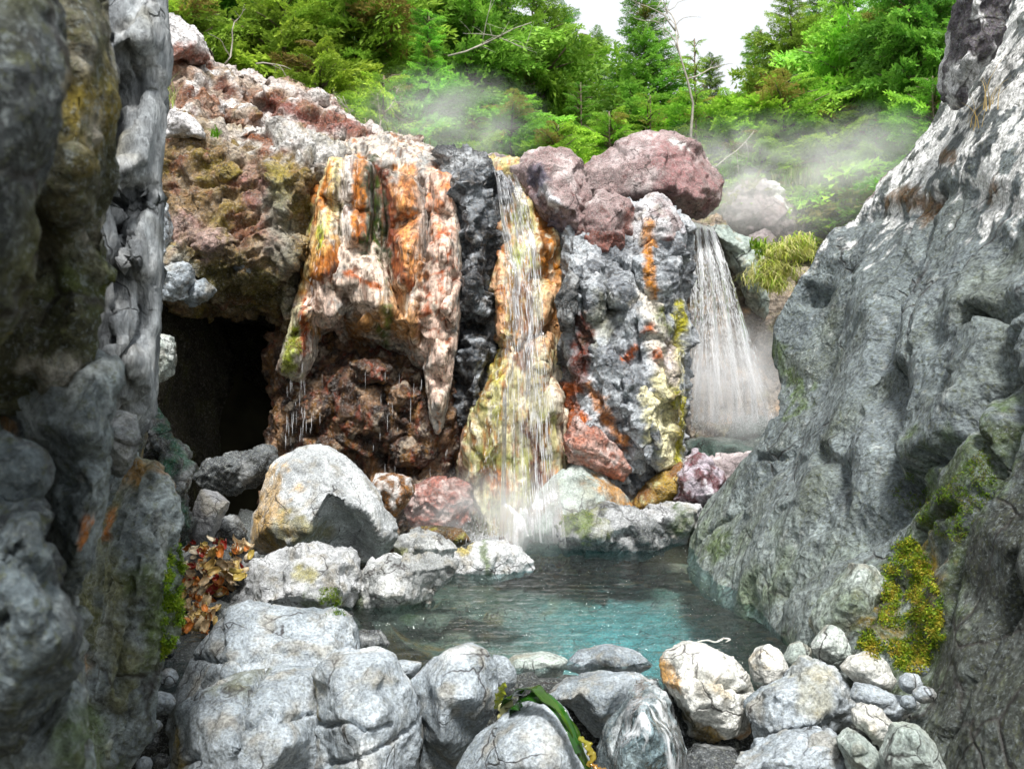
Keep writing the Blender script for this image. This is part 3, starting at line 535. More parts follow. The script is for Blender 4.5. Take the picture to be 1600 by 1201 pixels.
part('falls_column', [(745, 275), (770, 252), (800, 252), (828, 266), (856, 300), (880, 350), (882, 420), (880, 500), (874, 560), (884, 620), (902, 690), (905, 760), (890, 880), (760, 890), (716, 880), (716, 760), (726, 680), (748, 600), (764, 540), (760, 450), (764, 350)], 8.7,
     front=[(790, 280, -.05), (820, 310, -.15), (780, 350, -.28), (815, 370, -.26), (856, 390, -.36), (782, 440, -.46), (820, 440, -.38), (862, 460, -.48), (780, 520, -.62), (818, 540, -.5), (850, 540, -.6), (765, 610, -.68), (800, 620, -.6), (840, 620, -.62), (868, 620, -.6), (745, 690, -.62), (790, 690, -.66), (835, 700, -.56), (870, 700, -.6), (740, 780, -.55), (790, 770, -.66), (840, 790, -.56), (880, 780, -.5), (780, 850, -.58), (850, 860, -.52)],
     back=.6, bscale=1, vox=.0132, fac=.75, facsc=1.4, fb=.5, tilt=1.8, smooth=1, flute=.025, stretch=(1.4, 1.3, .65), skin=sk_column, mat=M_FLOW, seed=61, edge=.08)
# grey jagged buttress between the two falls
def sk_butt(s):
    s.fill((176, 182, 187)); s.mix(s.noise(3, .02, .2)*.8, (92, 97, 104)); s.mix(s.noise(5, .2, .1, 3)*.7, (206, 210, 214)); s.mix(s.noise(7, .28, .08, 5)*.8, (42, 44, 48))
    s.mix(s.stroke([(905, 500), (900, 560), (893, 610)], 22, .5, .6), (96, 36, 14)); s.mix(s.stroke([(880, 610), (893, 650), (890, 700)], 28, .5, .6), (182, 92, 28)); s.mix(s.stroke([(915, 600), (940, 650), (965, 690)], 14, .7, .8)*.9, (186, 112, 20))
    s.mix(s.stroke([(1010, 360), (1012, 420), (1015, 470)], 16, .5), (190, 122, 32)); s.mix(s.stroke([(1000, 470), (1015, 540), (1022, 620)], 30, .6)*.8, (224, 214, 196)); s.mix(s.stroke([(1022, 600), (1032, 680), (1042, 730)], 40, .5), (232, 224, 176))
    s.mix(s.stroke([(1060, 480), (1050, 560), (1062, 640), (1050, 740)], 20, .6, .8), (178, 172, 30)); s.mix(s.stroke([(1040, 620), (1050, 670)], 20, .7)*.8, (120, 100, 12)); s.mix(s.stroke([(1025, 500), (1035, 540)], 24, .7)*s.noise(6, 0, .2, 8), (96, 104, 20))
    s.mix(s.stroke([(940, 480), (930, 520)], 40, .7)*.5, (140, 136, 96)); s.mix(s.stroke([(1010, 560), (1000, 520), (975, 560)], 16, .7)*s.noise(8, .05, .1, 9), (190, 96, 34)); s.mix(s.stroke([(1040, 540), (1050, 590)], 26, .6)*.8, (204, 190, 190)); s.wet[:] = .45
part('jagged_buttress', [(862, 400), (880, 340), (930, 330), (980, 330), (1030, 320), (1068, 345), (1076, 400), (1066, 470), (1078, 520), (1068, 600), (1066, 680), (1058, 760), (1040, 860), (860, 880), (872, 760), (880, 640), (872, 560), (868, 470)], 8.6,
     front=[(890, 420, -.35), (900, 480, -.45), (890, 540, -.3), (930, 420, -.5), (940, 470, -.4), (930, 540, -.55), (920, 600, -.5), (960, 400, -.35), (970, 480, -.45), (980, 560, -.5), (960, 620, -.62), (1000, 420, -.4), (1010, 500, -.55), (1020, 580, -.6), (1000, 650, -.7), (1040, 420, -.35), (1045, 500, -.4), (1045, 600, -.5), (1030, 700, -.65), (900, 660, -.55), (950, 700, -.5), (990, 740, -.35), (920, 780, -.5), (1050, 660, -.45)],
     back=.8, bscale=1, vox=.0132, fac=.85, facsc=1.5, fb=.3, tilt=2.6, smooth=1, stretch=(1.2, 1.2, .8), skin=sk_butt, mat=M_CLIFF, seed=71, cracks=[([(870, 470), (930, 560), (1000, 680)], 6, .05), ([(940, 400), (990, 440), (1040, 440)], 6, .05), ([(930, 690), (985, 740)], 8, .08)])
def sk_rusty(s):
    s.fill((186, 150, 138)); s.mix(s.noise(5, 0, .2)*.8, (168, 92, 60)); s.mix(s.noise(7, .15, .12, 3)*.8, (206, 190, 184)); s.mix(s.noise(8, .25, .1, 6)*.8, (110, 44, 24)); s.wet[:] = .5
for i, (ol, y, sk) in enumerate([([(880, 690), (900, 650), (935, 665), (968, 700), (988, 738), (975, 752), (930, 738), (890, 720)], 8.05, sk_rusty), ([(985, 620), (1005, 600), (1030, 630), (1020, 690), (1000, 700), (975, 670)], 8.0, sk_butt), ([(905, 440), (930, 420), (950, 450), (944, 500), (915, 505)], 8.1, sk_butt), ([(985, 400), (1020, 390), (1066, 400), (1066, 450), (1040, 482), (1005, 460)], 8.15, sk_butt),
        ([(940, 440), (985, 430), (1002, 460), (985, 490), (950, 480)], 8.1, sk_butt), ([(920, 540), (950, 530), (985, 570), (975, 620), (940, 600)], 8.05, sk_butt), ([(868, 470), (890, 420), (905, 430), (898, 520), (876, 520)], 8.1, skin_wet), ([(1036, 560), (1062, 540), (1072, 600), (1058, 640), (1036, 620)], 8.1, sk_butt)]):
    part('jutting_block', ol, y, skin=sk, mat=M_CLIFF, seed=80+i, vox=.010, fac=.8, facsc=.9, fb=.3, tilt=2.2, smooth=0, bulge=.10 if i else None)
# wall behind the second falls
def sk_behind(s):
    s.fill((150, 136, 120)); s.mix(s.noise(3, 0, .2)*.7, (106, 98, 90)); s.mix(s.noise(4, .15, .15, 3)*.7, (176, 140, 96)); s.mix(s.noise(4, .2, .1, 6)*.5, (128, 128, 60)); s.wet[:] = .5
part('second_falls_wall', [(1030, 360), (1078, 342), (1112, 345), (1150, 362), (1184, 385), (1200, 430), (1260, 430), (1330, 480), (1340, 800), (1030, 800)], 10.6, front=[(1090, 380, -.25), (1130, 420, -.2), (1110, 520, -.35), (1170, 520, -.2), (1140, 620, -.45), (1200, 640, -.4), (1250, 560, -.2), (1080, 650, -.5), (1130, 680, -.9), (1200, 690, -.9)], back=.6, bscale=1, vox=.023, fac=1.5, skin=sk_behind, mat=M_CLIFF, seed=91)
part('falls_shoulder', [(1106, 352), (1140, 356), (1172, 372), (1194, 405), (1204, 460), (1196, 500), (1170, 470), (1140, 400)], 10.3, skin=skin_green_grey, mat=M_FAR, seed=92, vox=.014)
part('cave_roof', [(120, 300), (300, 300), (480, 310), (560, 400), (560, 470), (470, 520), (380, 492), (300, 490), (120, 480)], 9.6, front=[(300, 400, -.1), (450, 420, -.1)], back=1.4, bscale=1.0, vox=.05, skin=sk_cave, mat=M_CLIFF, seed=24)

# ------------------------------------------------------------------ right-hand cliff: a leaning face that runs from the falls to beside the camera
def RY(px, py):
    return float(np.clip(3200.0/max((px-800)+.55*(py-600), 150), 1.7, 7.9))
RWALL = empty('cliff_right', (1.5, 5.5, 0)); tag(RWALL, 'tall dark grey cliff leaning away on the right, white lichen along its upper edge', 'cliff', kind='structure')
def rplane(A): return np.stack([A[:, 1]*1000, A[:, 2]*1000], 1)
def rp(*pts): return [(RY(x, y)*1000, W(x, y, RY(x, y))[2]*1000) for x, y in pts]
def sk_right(s):
    s.fill((112, 121, 124)); s.mix(s.noise(1.6, .02, .3)*.65, (78, 87, 91)); s.mix(s.noise(5, .1, .25, 3)*.5, (140, 151, 151)); s.mix(s.noise(1.8, .2, .2, 5)*.5, (82, 88, 64))
    low = sstep(-s.P[:, 2], -.75, -.05); s.mix(low*.5, (146, 156, 150)); s.mix(low*s.noise(3, .1, .2, 9)*.6, (112, 128, 88))
    s.mix(sstep(s.P[:, 2], 2.0, 3.0)*.5, (58, 56, 58))
    # lichen along the top
    for pts, w in ((rp((1350, 322), (1400, 268), (1450, 205), (1500, 115)), 560), (rp((1400, 330), (1450, 285), (1490, 240)), 420), (rp((1440, 260), (1500, 190), (1580, 130), (1660, 80)), 1000), (rp((1560, 215), (1640, 250)), 620), (rp((1480, 255), (1500, 245)), 300), (rp((1550, 60), (1620, 10)), 700), (rp((1280, 390), (1305, 360)), 260), (rp((1600, 300), (1540, 335)), 200)):
        s.mix(s.stroke(pts, w, .15, .4, brk=.0)*s.noise(4.6, -.03, .035, 12), (232, 232, 230))
    s.mix(s.stroke(rp((1340, 320), (1405, 255)), 90, .4)*.8, (110, 74, 78)); s.mix(s.stroke(rp((1495, 120), (1530, 10)), 300, .4)*.8, (52, 46, 52))
    for pts, w in ((rp((1390, 315), (1420, 300), (1445, 330)), 130), (rp((1480, 240), (1500, 255)), 80), (rp((1530, 310), (1560, 290)), 90)): s.mix(s.stroke(pts, w, .6)*.9, (104, 70, 22))
    for pts, w in ((rp((1430, 740), (1440, 800), (1400, 860)), 260), (rp((1400, 960), (1390, 1010), (1430, 1030)), 260), (rp((1560, 700), (1530, 800)), 200), (rp((1240, 540), (1230, 640)), 120), (rp((1480, 780), (1560, 640)), 130), (rp((1140, 860), (1110, 850)), 130), (rp((1440, 960), (1470, 900)), 240)): s.mix(s.stroke(pts, w, .8, .9)*.8, MOSS)
    for pts, w in ((rp((1420, 850), (1395, 910), (1380, 950)), 170), (rp((1400, 870), (1385, 980)), 100)): s.mix(s.stroke(pts, w*1.1, .8, .9)*s.noise(16, .0, .2, 17)*.85, (150, 124, 34))
    s.mix(s.stroke(rp((1440, 870), (1430, 960)), 120, .6)*s.noise(14, 0, .15, 19)*.8, (128, 84, 30)); s.mix(s.stroke(rp((1215, 590), (1210, 600)), 90, .5), (170, 120, 20))
    s.mix(s.noise(14, .3, .08, 23)*.5, (176, 180, 176)); s.mix(s.stroke(rp((1560, 900), (1600, 1100), (1520, 1180)), 1100, .8, brk=0)*.85, (40, 42, 34))  # lower right: dark mossy rock, with its shade painted in as well
    s.wet[:] = .12
def rwall(name, outline, front, vox, seed, **kw):
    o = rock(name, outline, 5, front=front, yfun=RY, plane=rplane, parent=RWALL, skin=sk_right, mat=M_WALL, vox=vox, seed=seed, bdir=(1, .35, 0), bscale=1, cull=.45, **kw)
    o.location = (-1.5, -5.5, 0); return o
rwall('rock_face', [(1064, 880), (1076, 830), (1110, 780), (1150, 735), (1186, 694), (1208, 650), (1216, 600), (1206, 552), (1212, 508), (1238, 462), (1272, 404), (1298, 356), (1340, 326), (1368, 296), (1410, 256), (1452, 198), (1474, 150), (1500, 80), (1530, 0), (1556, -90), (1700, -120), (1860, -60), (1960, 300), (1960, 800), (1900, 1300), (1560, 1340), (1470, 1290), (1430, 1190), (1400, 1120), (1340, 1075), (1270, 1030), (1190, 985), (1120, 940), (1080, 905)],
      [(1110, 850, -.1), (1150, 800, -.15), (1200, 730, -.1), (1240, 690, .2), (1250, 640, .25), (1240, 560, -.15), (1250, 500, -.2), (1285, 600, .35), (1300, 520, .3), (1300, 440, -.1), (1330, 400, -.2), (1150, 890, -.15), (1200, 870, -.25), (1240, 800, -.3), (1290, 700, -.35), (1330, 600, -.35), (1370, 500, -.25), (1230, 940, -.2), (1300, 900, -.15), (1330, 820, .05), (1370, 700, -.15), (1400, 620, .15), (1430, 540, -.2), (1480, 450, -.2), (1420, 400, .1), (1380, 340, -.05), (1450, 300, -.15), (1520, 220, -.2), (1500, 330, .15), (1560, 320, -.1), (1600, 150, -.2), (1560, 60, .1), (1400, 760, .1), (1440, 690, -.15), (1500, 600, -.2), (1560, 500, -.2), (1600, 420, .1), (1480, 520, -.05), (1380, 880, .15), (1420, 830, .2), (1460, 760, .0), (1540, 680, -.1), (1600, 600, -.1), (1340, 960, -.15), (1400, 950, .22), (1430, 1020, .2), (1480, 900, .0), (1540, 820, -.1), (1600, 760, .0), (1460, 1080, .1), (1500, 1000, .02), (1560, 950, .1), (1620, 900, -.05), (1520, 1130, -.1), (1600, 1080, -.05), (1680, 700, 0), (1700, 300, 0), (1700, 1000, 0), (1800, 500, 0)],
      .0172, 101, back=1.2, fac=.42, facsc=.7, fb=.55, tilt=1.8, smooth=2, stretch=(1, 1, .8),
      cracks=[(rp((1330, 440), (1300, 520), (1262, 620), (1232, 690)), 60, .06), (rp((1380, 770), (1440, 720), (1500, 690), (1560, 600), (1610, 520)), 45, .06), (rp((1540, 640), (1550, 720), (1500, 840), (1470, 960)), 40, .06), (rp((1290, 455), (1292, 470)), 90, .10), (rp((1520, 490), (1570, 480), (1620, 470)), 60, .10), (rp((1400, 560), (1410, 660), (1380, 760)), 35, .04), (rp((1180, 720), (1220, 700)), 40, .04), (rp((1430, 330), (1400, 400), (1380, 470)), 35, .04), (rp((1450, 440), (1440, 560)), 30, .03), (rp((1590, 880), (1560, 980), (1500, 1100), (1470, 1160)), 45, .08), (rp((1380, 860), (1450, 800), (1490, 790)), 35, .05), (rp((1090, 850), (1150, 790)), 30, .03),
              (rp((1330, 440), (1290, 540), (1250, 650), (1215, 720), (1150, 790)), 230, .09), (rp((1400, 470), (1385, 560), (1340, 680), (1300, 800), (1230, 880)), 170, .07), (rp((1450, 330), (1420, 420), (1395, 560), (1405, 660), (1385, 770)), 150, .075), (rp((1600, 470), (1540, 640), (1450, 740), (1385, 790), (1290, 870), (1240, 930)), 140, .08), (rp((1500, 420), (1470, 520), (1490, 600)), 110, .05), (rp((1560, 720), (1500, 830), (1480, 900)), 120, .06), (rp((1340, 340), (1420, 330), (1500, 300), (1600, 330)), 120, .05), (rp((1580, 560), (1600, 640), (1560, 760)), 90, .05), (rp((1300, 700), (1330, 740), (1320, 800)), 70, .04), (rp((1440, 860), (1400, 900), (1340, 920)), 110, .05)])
o = rock('rock_bulge', [(1270, 975), (1290, 940), (1330, 900), (1345, 878), (1372, 884), (1398, 918), (1380, 960), (1356, 1010), (1330, 1030), (1280, 1010)], 4.32, parent=RWALL, seed=105, bulge=.18, skin=lambda s: (skin_green_grey(s), s.mix(s.noise(4, .1, .2, 7)*.5, MOSS)), mat=M_WALL, vox=.011, fac=.6); o.location = (-1.5, -5.5, 0)
o = rock('overhang_block', [(1494, 140), (1500, 90), (1510, 40), (1520, -40), (1560, -60), (1580, 20), (1560, 80), (1530, 110), (1508, 170)], 6.1, parent=RWALL, seed=106, skin=lambda s: (s.fill((84, 78, 84)), s.mix(s.noise(3, .05, .06), (206, 206, 206))), mat=M_WALL, vox=.018, back=.5); o.location = (-1.5, -5.5, 0)

# ------------------------------------------------------------------ left-hand cliff: upright slabs stepping back from the camera
LWALL = empty('cliff_left', (-1.2, 2.5, 0)); tag(LWALL, 'dark mossy cliff of upright slabs close on the left, out of focus', 'cliff', kind='structure')
def sk_left(s):
    wall_dark(s); s.mix(s.noise(3, .12, .2, 5)*.7, (92, 92, 40)); s.mix(s.noise(5, .28, .12, 6)*.7, (150, 124, 40))
def sk_left_moss(s):
    s.fill((88, 86, 70)); s.mix(s.noise(3, 0, .25)*.8, (50, 52, 26)); s.mix(s.noise(4, .14, .15, 5)*.85, (120, 104, 24)); s.mix(s.noise(6, .2, .12, 7)*.7, (182, 178, 168)); s.mix(s.noise(3, .22, .15, 9)*.8, (60, 72, 16))
def sk_left_light(s):
    s.fill((148, 153, 156)); s.mix(s.noise(4, 0, .25, 1, (1, 1, .3))*.8, (84, 88, 92)); s.mix(s.noise(9, .12, .15, 3)*.6, (192, 194, 194)); s.mix(s.noise(3, .26, .12, 5)*.5, (120, 108, 60)); s.mix(s.noise(2, .3, .12, 8)*.4, (132, 104, 96))
def sk_left_low(s):
    s.fill((122, 132, 134)); s.mix(s.noise(4, 0, .25)*.75, (66, 76, 81)); s.mix(s.noise(6, .15, .15, 3)*.6, (166, 172, 170)); s.mix(s.noise(3, .2, .15, 5)*.7, (112, 112, 60)); s.mix(s.noise(4, .3, .1, 8)*.6, (170, 120, 40))
    s.mix(s.stroke([(268, 880), (272, 950), (258, 1020)], 34, .7, .8)*.8, (74, 92, 14)); s.mix(s.stroke([(178, 800), (170, 840)], 14, .6), (170, 104, 40)); s.mix(s.stroke([(150, 1100), (170, 1180)], 40, .8)*.7, MOSS)
def lwall(name, outline, Y, **kw):
    kw.setdefault('cull', .45); kw.setdefault('bscale', 1.0); kw.setdefault('bdir', (-.75, 1, 0)); kw.setdefault('mat', M_WALL)
    o = rock(name, outline, Y, parent=LWALL, **kw); o.location = (1.2, -2.5, 0); return o
lwall('rock_slab', [(-420, -300), (40, -300), (84, -60), (100, 20), (110, 90), (116, 170), (100, 250), (76, 320), (62, 380), (66, 405), (48, 455), (28, 505), (-10, 530), (-420, 600)], 1.35, front=[(40, 100, -.12), (60, 200, -.1), (20, 300, -.12), (0, 450, -.05), (-100, 200, -.22), (30, -40, -.08)], back=.6, skin=sk_left, seed=121, vox=.009, fac=.5, smooth=3, cracks=[([(66, 130), (50, 230), (10, 330)], 6, .02)])
lwall('rock_slab', [(-60, -260), (120, -260), (150, -60), (164, 40), (170, 110), (180, 170), (190, 260), (189, 310), (172, 350), (184, 392), (170, 470), (146, 540), (112, 606), (60, 640), (-120, 650), (-200, 300)], 1.95, front=[(120, 60, -.16), (130, 140, -.18), (120, 240, -.2), (110, 330, -.16), (150, 310, -.06), (100, 420, -.05), (120, 480, -.12), (60, 560, -.1), (40, 300, -.16), (150, 200, -.1)], back=.8, skin=sk_left_moss, seed=123, vox=.011, fac=.9, smooth=2)
lwall('rock_slab', [(60, -200), (232, -200), (240, -20), (246, 70), (240, 150), (236, 260), (238, 330), (232, 440), (230, 540), (226, 620), (206, 660), (150, 640), (60, 600)], 2.9, front=[(226, 60, -.1), (224, 250, -.12), (212, 400, -.16), (214, 560, -.14), (196, 150, .02), (200, 320, .04), (180, 60, -.12), (176, 420, -.1), (180, 560, -.16), (130, 300, -.2)], back=.9, skin=sk_left_light, seed=125, vox=.0118, fac=.55, facsc=1.3, fb=.35, tilt=1.8, smooth=1, flute=.028, stretch=(3.0, 2.6, .28), mat=M_SLATE, bdir=(-.35, 1, 0),
      cracks=[([(192, 80), (192, 300), (196, 370)], 5, .06), ([(206, 380), (202, 500), (198, 600)], 4, .04), ([(224, 300), (222, 480), (218, 600)], 3, .03), ([(160, -20), (170, 160), (186, 280)], 5, .06), ([(216, 40), (222, 200)], 3, .02)])
lwall('rock_lump', [(150, 664), (170, 644), (198, 640), (216, 650), (221, 686), (212, 722), (192, 746), (166, 738), (150, 700)], 2.6, skin=sk_left_light, seed=127, vox=.009, fac=.5, cull=None, bscale=.8, back=.4)
lwall('rock_lump', [(20, 610), (90, 560), (150, 548), (182, 560), (186, 610), (176, 650), (179, 716), (168, 790), (150, 850), (134, 910), (112, 950), (92, 930), (70, 760), (30, 700)], 2.0, front=[(120, 600, -.1), (150, 600, -.14), (140, 680, -.16), (110, 720, -.1), (150, 760, -.14), (120, 850, -.14), (60, 660, -.08)], back=.7, skin=sk_left_low, seed=128, vox=.0095, fac=1.0)
lwall('rock_lump', [(-80, 690), (10, 676), (55, 690), (84, 722), (86, 756), (64, 788), (20, 800), (-80, 806)], 1.6, skin=sk_left_low, seed=129, vox=.008, fac=.7, bscale=.8, back=.5)
lwall('rock_lump', [(-120, 800), (20, 792), (66, 778), (84, 800), (82, 838), (98, 884), (94, 920), (120, 966), (124, 1020), (104, 1070), (60, 1130), (20, 1180), (-120, 1260)], 1.55, front=[(40, 820, -.12), (60, 870, -.1), (30, 890, -.1), (40, 940, -.16), (90, 1000, -.14), (30, 1060, -.14), (-20, 900, -.14)], back=.6, skin=lambda s: (wall_dark(s), s.mix(s.noise(5, .05, .25, 4)*.6, (112, 126, 132))), seed=130, vox=.008, fac=.8, smooth=3, cracks=[([(0, 880), (60, 850), (84, 838)], 6, .03), ([(20, 960), (90, 925)], 6, .03)])
lwall('rock_lump', [(-120, 1130), (60, 1110), (112, 1010), (130, 940), (142, 1060), (142, 1320), (-120, 1320)], 1.9, front=[(110, 1100, -.1), (60, 1180, -.14), (120, 1200, -.12)], back=.7, skin=sk_left_low, seed=131, vox=.01, fac=.8)
lwall('rock_slab', [(130, 980), (146, 900), (168, 826), (192, 760), (214, 722), (248, 728), (270, 762), (282, 830), (287, 920), (282, 990), (250, 1050), (238, 1120), (206, 1200), (206, 1300), (120, 1300), (136, 1100)], 3.05, front=[(210, 790, -.12), (245, 800, -.16), (190, 880, -.18), (230, 900, -.2), (265, 900, -.08), (180, 980, -.2), (220, 1010, -.16), (170, 1080, -.2), (200, 1120, -.12), (250, 980, -.08), (170, 1180, -.18)], back=.8, skin=sk_left_low, seed=133, vox=.0105, fac=1.0, facsc=1.2, stretch=(1.4, 1.4, .8), cracks=[([(204, 800), (190, 900), (176, 1000)], 4, .03), ([(252, 860), (236, 960), (220, 1060)], 3, .02)])
lwall('rock_mass', [(-700, -400), (100, -400), (214, -300), (220, 0), (218, 300), (214, 640), (200, 900), (120, 1350), (-700, 1350)], 3.6, front=[(0, 300, -.2), (0, 800, -.3)], back=2.5, bdir=(-.4, 1, 0), skin=sk_left, seed=134, vox=.06, fac=1.0)
lwall('wet_slab', [(215, 640), (240, 652), (268, 690), (290, 700), (298, 732), (288, 768), (292, 830), (276, 880), (240, 860), (215, 760)], 5.9, skin=lambda s: (skin_wet(s), s.mix(s.noise(6, .1, .15, 9)*.7, (40, 96, 70))), seed=135, vox=.012, fac=2, cull=None, bdir=(-.3, 1, 0))

# ------------------------------------------------------------------ loose rocks
def moss_stain_shade_at(*sp):
    def f(s):
        for pts, w, c, k in sp: s.mix(s.stroke(pts, w, .7, .8)*k, c)
    return f
def both(a, b): return lambda s: (a(s), b(s))
GF = 'rocks at the near edge of the pool'
rock('rock', [(236, 1280), (256, 1150), (276, 1085), (300, 1025), (328, 978), (352, 952), (380, 946), (420, 956), (470, 960), (496, 968), (516, 958), (538, 970), (554, 994), (562, 1030), (556, 1080), (500, 1130), (420, 1180), (330, 1260)], 4.0, front=[(370, 985, -.12), (450, 985, -.1), (520, 990, -.08), (350, 1050, -.3), (430, 1050, -.3), (510, 1050, -.25), (310, 1110, -.3), (420, 1120, -.4), (300, 1180, -.25)], vox=.0095, fac=.55, fb=.8, seed=201, smooth=2,
     cracks=[([(290, 1030), (380, 1004), (450, 996), (520, 1010)], 3, .02), ([(400, 960), (404, 1010), (390, 1060)], 3, .015)], label='big pale grey slab-topped rock at the lower left, highest of the near rocks', group=GF)
rock('rock', [(240, 1290), (262, 1180), (276, 1110), (310, 1082), (360, 1070), (398, 1066), (440, 1060), (486, 1058), (500, 1100), (506, 1150), (496, 1220), (490, 1300)], 3.45, front=[(300, 1110, -.06), (360, 1100, -.1), (350, 1160, -.25), (430, 1100, -.14), (450, 1160, -.25), (400, 1220, -.3), (300, 1200, -.2), (480, 1120, -.06)], vox=.0085, fac=.6, fb=.8, seed=202, skin=both(skin_grey, moss_stain_shade_at(([(275, 1150), (285, 1180)], 30, (176, 150, 60), .8), ([(330, 1068), (400, 1064)], 16, (90, 92, 60), .7), ([(470, 1190), (486, 1201)], 16, OCHRE, .8))),
     cracks=[([(396, 1060), (398, 1120), (396, 1210)], 4, .04), ([(398, 1105), (440, 1090), (490, 1110)], 3, .025), ([(290, 1180), (330, 1150), (350, 1210)], 4, .03)], label='cracked grey rock at the bottom left, split by an upright joint', group=GF)
rock('rock', [(482, 1290), (492, 1180), (500, 1110), (488, 1062), (500, 1036), (530, 1026), (580, 1024), (610, 1034), (622, 1062), (640, 1084), (654, 1120), (658, 1170), (650, 1290)], 3.4, front=[(520, 1050, -.06), (580, 1050, -.1), (530, 1110, -.16), (600, 1110, -.2), (560, 1160, -.25), (630, 1150, -.1), (570, 1220, -.28)], vox=.0075, fac=.6, fb=.8, seed=203, skin=both(skin_grey, moss_stain_shade_at(([(490, 1070), (500, 1120)], 12, (120, 104, 40), .8))), cracks=[([(500, 1130), (560, 1096), (620, 1110)], 3, .025), ([(520, 1180), (580, 1140), (650, 1130)], 3, .02)], label='grey rock with curving cracks between the split rock and the smooth dome', group=GF)
rock('rock', [(632, 1072), (660, 1048), (696, 1016), (732, 1007), (762, 1018), (776, 1042), (782, 1080), (772, 1114), (744, 1156), (716, 1201), (700, 1290), (650, 1290), (660, 1160), (652, 1100)], 3.65, front=[(700, 1040, -.1), (740, 1040, -.1), (690, 1090, -.2), (740, 1090, -.18), (690, 1160, -.2), (670, 1090, -.05)], vox=.0075, fac=.3, fb=.7, seed=204, smooth=3, label='smooth domed grey rock left of the green kelp', group=GF)
rock('rock', [(768, 1022), (790, 1026), (806, 1046), (808, 1070), (786, 1086), (764, 1070)], 3.95, vox=.007, fac=.3, seed=205, label='small pale rock tucked behind the smooth dome', group=GF)
rock('rock', [(704, 1290), (716, 1200), (738, 1166), (772, 1144), (800, 1120), (824, 1102), (848, 1096), (876, 1106), (898, 1136), (920, 1176), (934, 1230), (934, 1290)], 3.2, front=[(850, 1120, -.08), (800, 1150, -.14), (870, 1150, -.14), (770, 1190, -.16), (850, 1200, -.22), (910, 1200, -.1)], vox=.007, fac=.4, fb=.8, seed=206, smooth=3, label='rounded grey rock at the bottom centre under the kelp', group=GF)
rock('rock', [(852, 1090), (880, 1066), (936, 1053), (990, 1054), (1024, 1064), (1012, 1090), (980, 1124), (950, 1160), (928, 1150), (896, 1110)], 3.95, vox=.008, fac=.5, seed=207, bulge=.16, label='low grey rock sloping down behind the kelp at the pool outlet', group=GF)
rock('wet_rock', [(920, 1290), (936, 1180), (956, 1130), (990, 1086), (1020, 1068), (1042, 1080), (1058, 1130), (1078, 1190), (1090, 1290)], 3.75, vox=.008, fac=.6, seed=208, bulge=.18, skin=lambda s: (s.fill((136, 148, 152)), s.mix(s.noise(5, 0, .2)*.8, (84, 96, 100)), s.mix(s.noise(9, .15, .1, 3)*.7, (196, 202, 204)), s.wet.__setitem__(slice(None), .9)), label='wet rock under the small cascade at the pool outlet', group=GF)
rock('boulder', [(1028, 1038), (1040, 1018), (1070, 1007), (1112, 1016), (1150, 1032), (1174, 1054), (1183, 1082), (1174, 1110), (1180, 1146), (1160, 1166), (1112, 1172), (1084, 1152), (1068, 1114), (1052, 1094), (1036, 1066)], 4.0, front=[(1070, 1030, -.06), (1130, 1045, -.1), (1060, 1070, -.14), (1110, 1080, -.2), (1160, 1090, -.12), (1080, 1110, -.16), (1140, 1130, -.14), (1100, 1150, -.02)], vox=.0065, fac=.7, fb=.5, tilt=2.0, smooth=1, seed=209,
     skin=both(skin_white, moss_stain_shade_at(([(1036, 1040), (1046, 1060)], 20, (198, 148, 70), .9), ([(1070, 1120), (1096, 1160)], 24, (92, 76, 20), .9), ([(1100, 1130), (1120, 1165)], 16, (178, 140, 20), .8), ([(1060, 1100), (1080, 1130)], 12, (60, 56, 30), .9), ([(1150, 1150), (1174, 1146)], 16, OCHRE, .7))), cracks=[([(1080, 1040), (1120, 1050), (1176, 1080)], 4, .035)], label='white boulder with orange stains and a dark crack at the pool outlet', cat='boulder')
rock('rock', [(1171, 1034), (1184, 1014), (1204, 1007), (1222, 1018), (1234, 1046), (1226, 1072), (1196, 1092), (1178, 1070)], 4.25, vox=.006, fac=.3, seed=210, skin=skin_white, smooth=3, label='upright oval white stone touching the right of the stained white boulder')
rock('rock', [(1222, 1034), (1236, 1008), (1254, 1002), (1270, 1014), (1268, 1040), (1240, 1056)], 4.35, vox=.006, fac=.4, seed=211, skin=skin_green_grey, label='wet greenish stone half in the water behind the white stones')
rock('rock', [(1268, 1012), (1284, 988), (1300, 976), (1316, 984), (1330, 1010), (1334, 1030), (1308, 1044), (1284, 1034)], 4.15, vox=.006, fac=.6, seed=212, skin=skin_green_grey, label='pointed pale green grey stone against the foot of the right cliff')
rock('boulder', [(1170, 1110), (1200, 1082), (1232, 1064), (1256, 1044), (1274, 1028), (1302, 1040), (1326, 1060), (1337, 1092), (1333, 1126), (1306, 1152), (1250, 1168), (1196, 1174), (1180, 1150)], 3.75, front=[(1260, 1060, -.06), (1220, 1090, -.1), (1280, 1080, -.16), (1310, 1090, -.1), (1210, 1140, -.14), (1270, 1130, -.2)], vox=.0065, fac=.8, fb=.4, tilt=2.0, smooth=1, seed=213, skin=both(skin_grey, moss_stain_shade_at(([(1240, 1080), (1270, 1060)], 40, (150, 140, 96), .5))), label='large angular grey boulder in the middle of the right-hand stone pile', cat='boulder')
rock('rock', [(1314, 1046), (1330, 1028), (1360, 1019), (1386, 1032), (1402, 1064), (1392, 1082), (1360, 1074), (1334, 1064)], 3.72, vox=.0055, fac=.35, seed=214, skin=skin_white, smooth=3, label='rounded white stone below the bright moss')
rock('rock', [(1330, 1088), (1338, 1068), (1374, 1076), (1408, 1090), (1440, 1096), (1438, 1110), (1402, 1132), (1380, 1120), (1350, 1120)], 3.55, vox=.0055, fac=.5, seed=215, label='flat white stone lying across the pile under the rounded one')
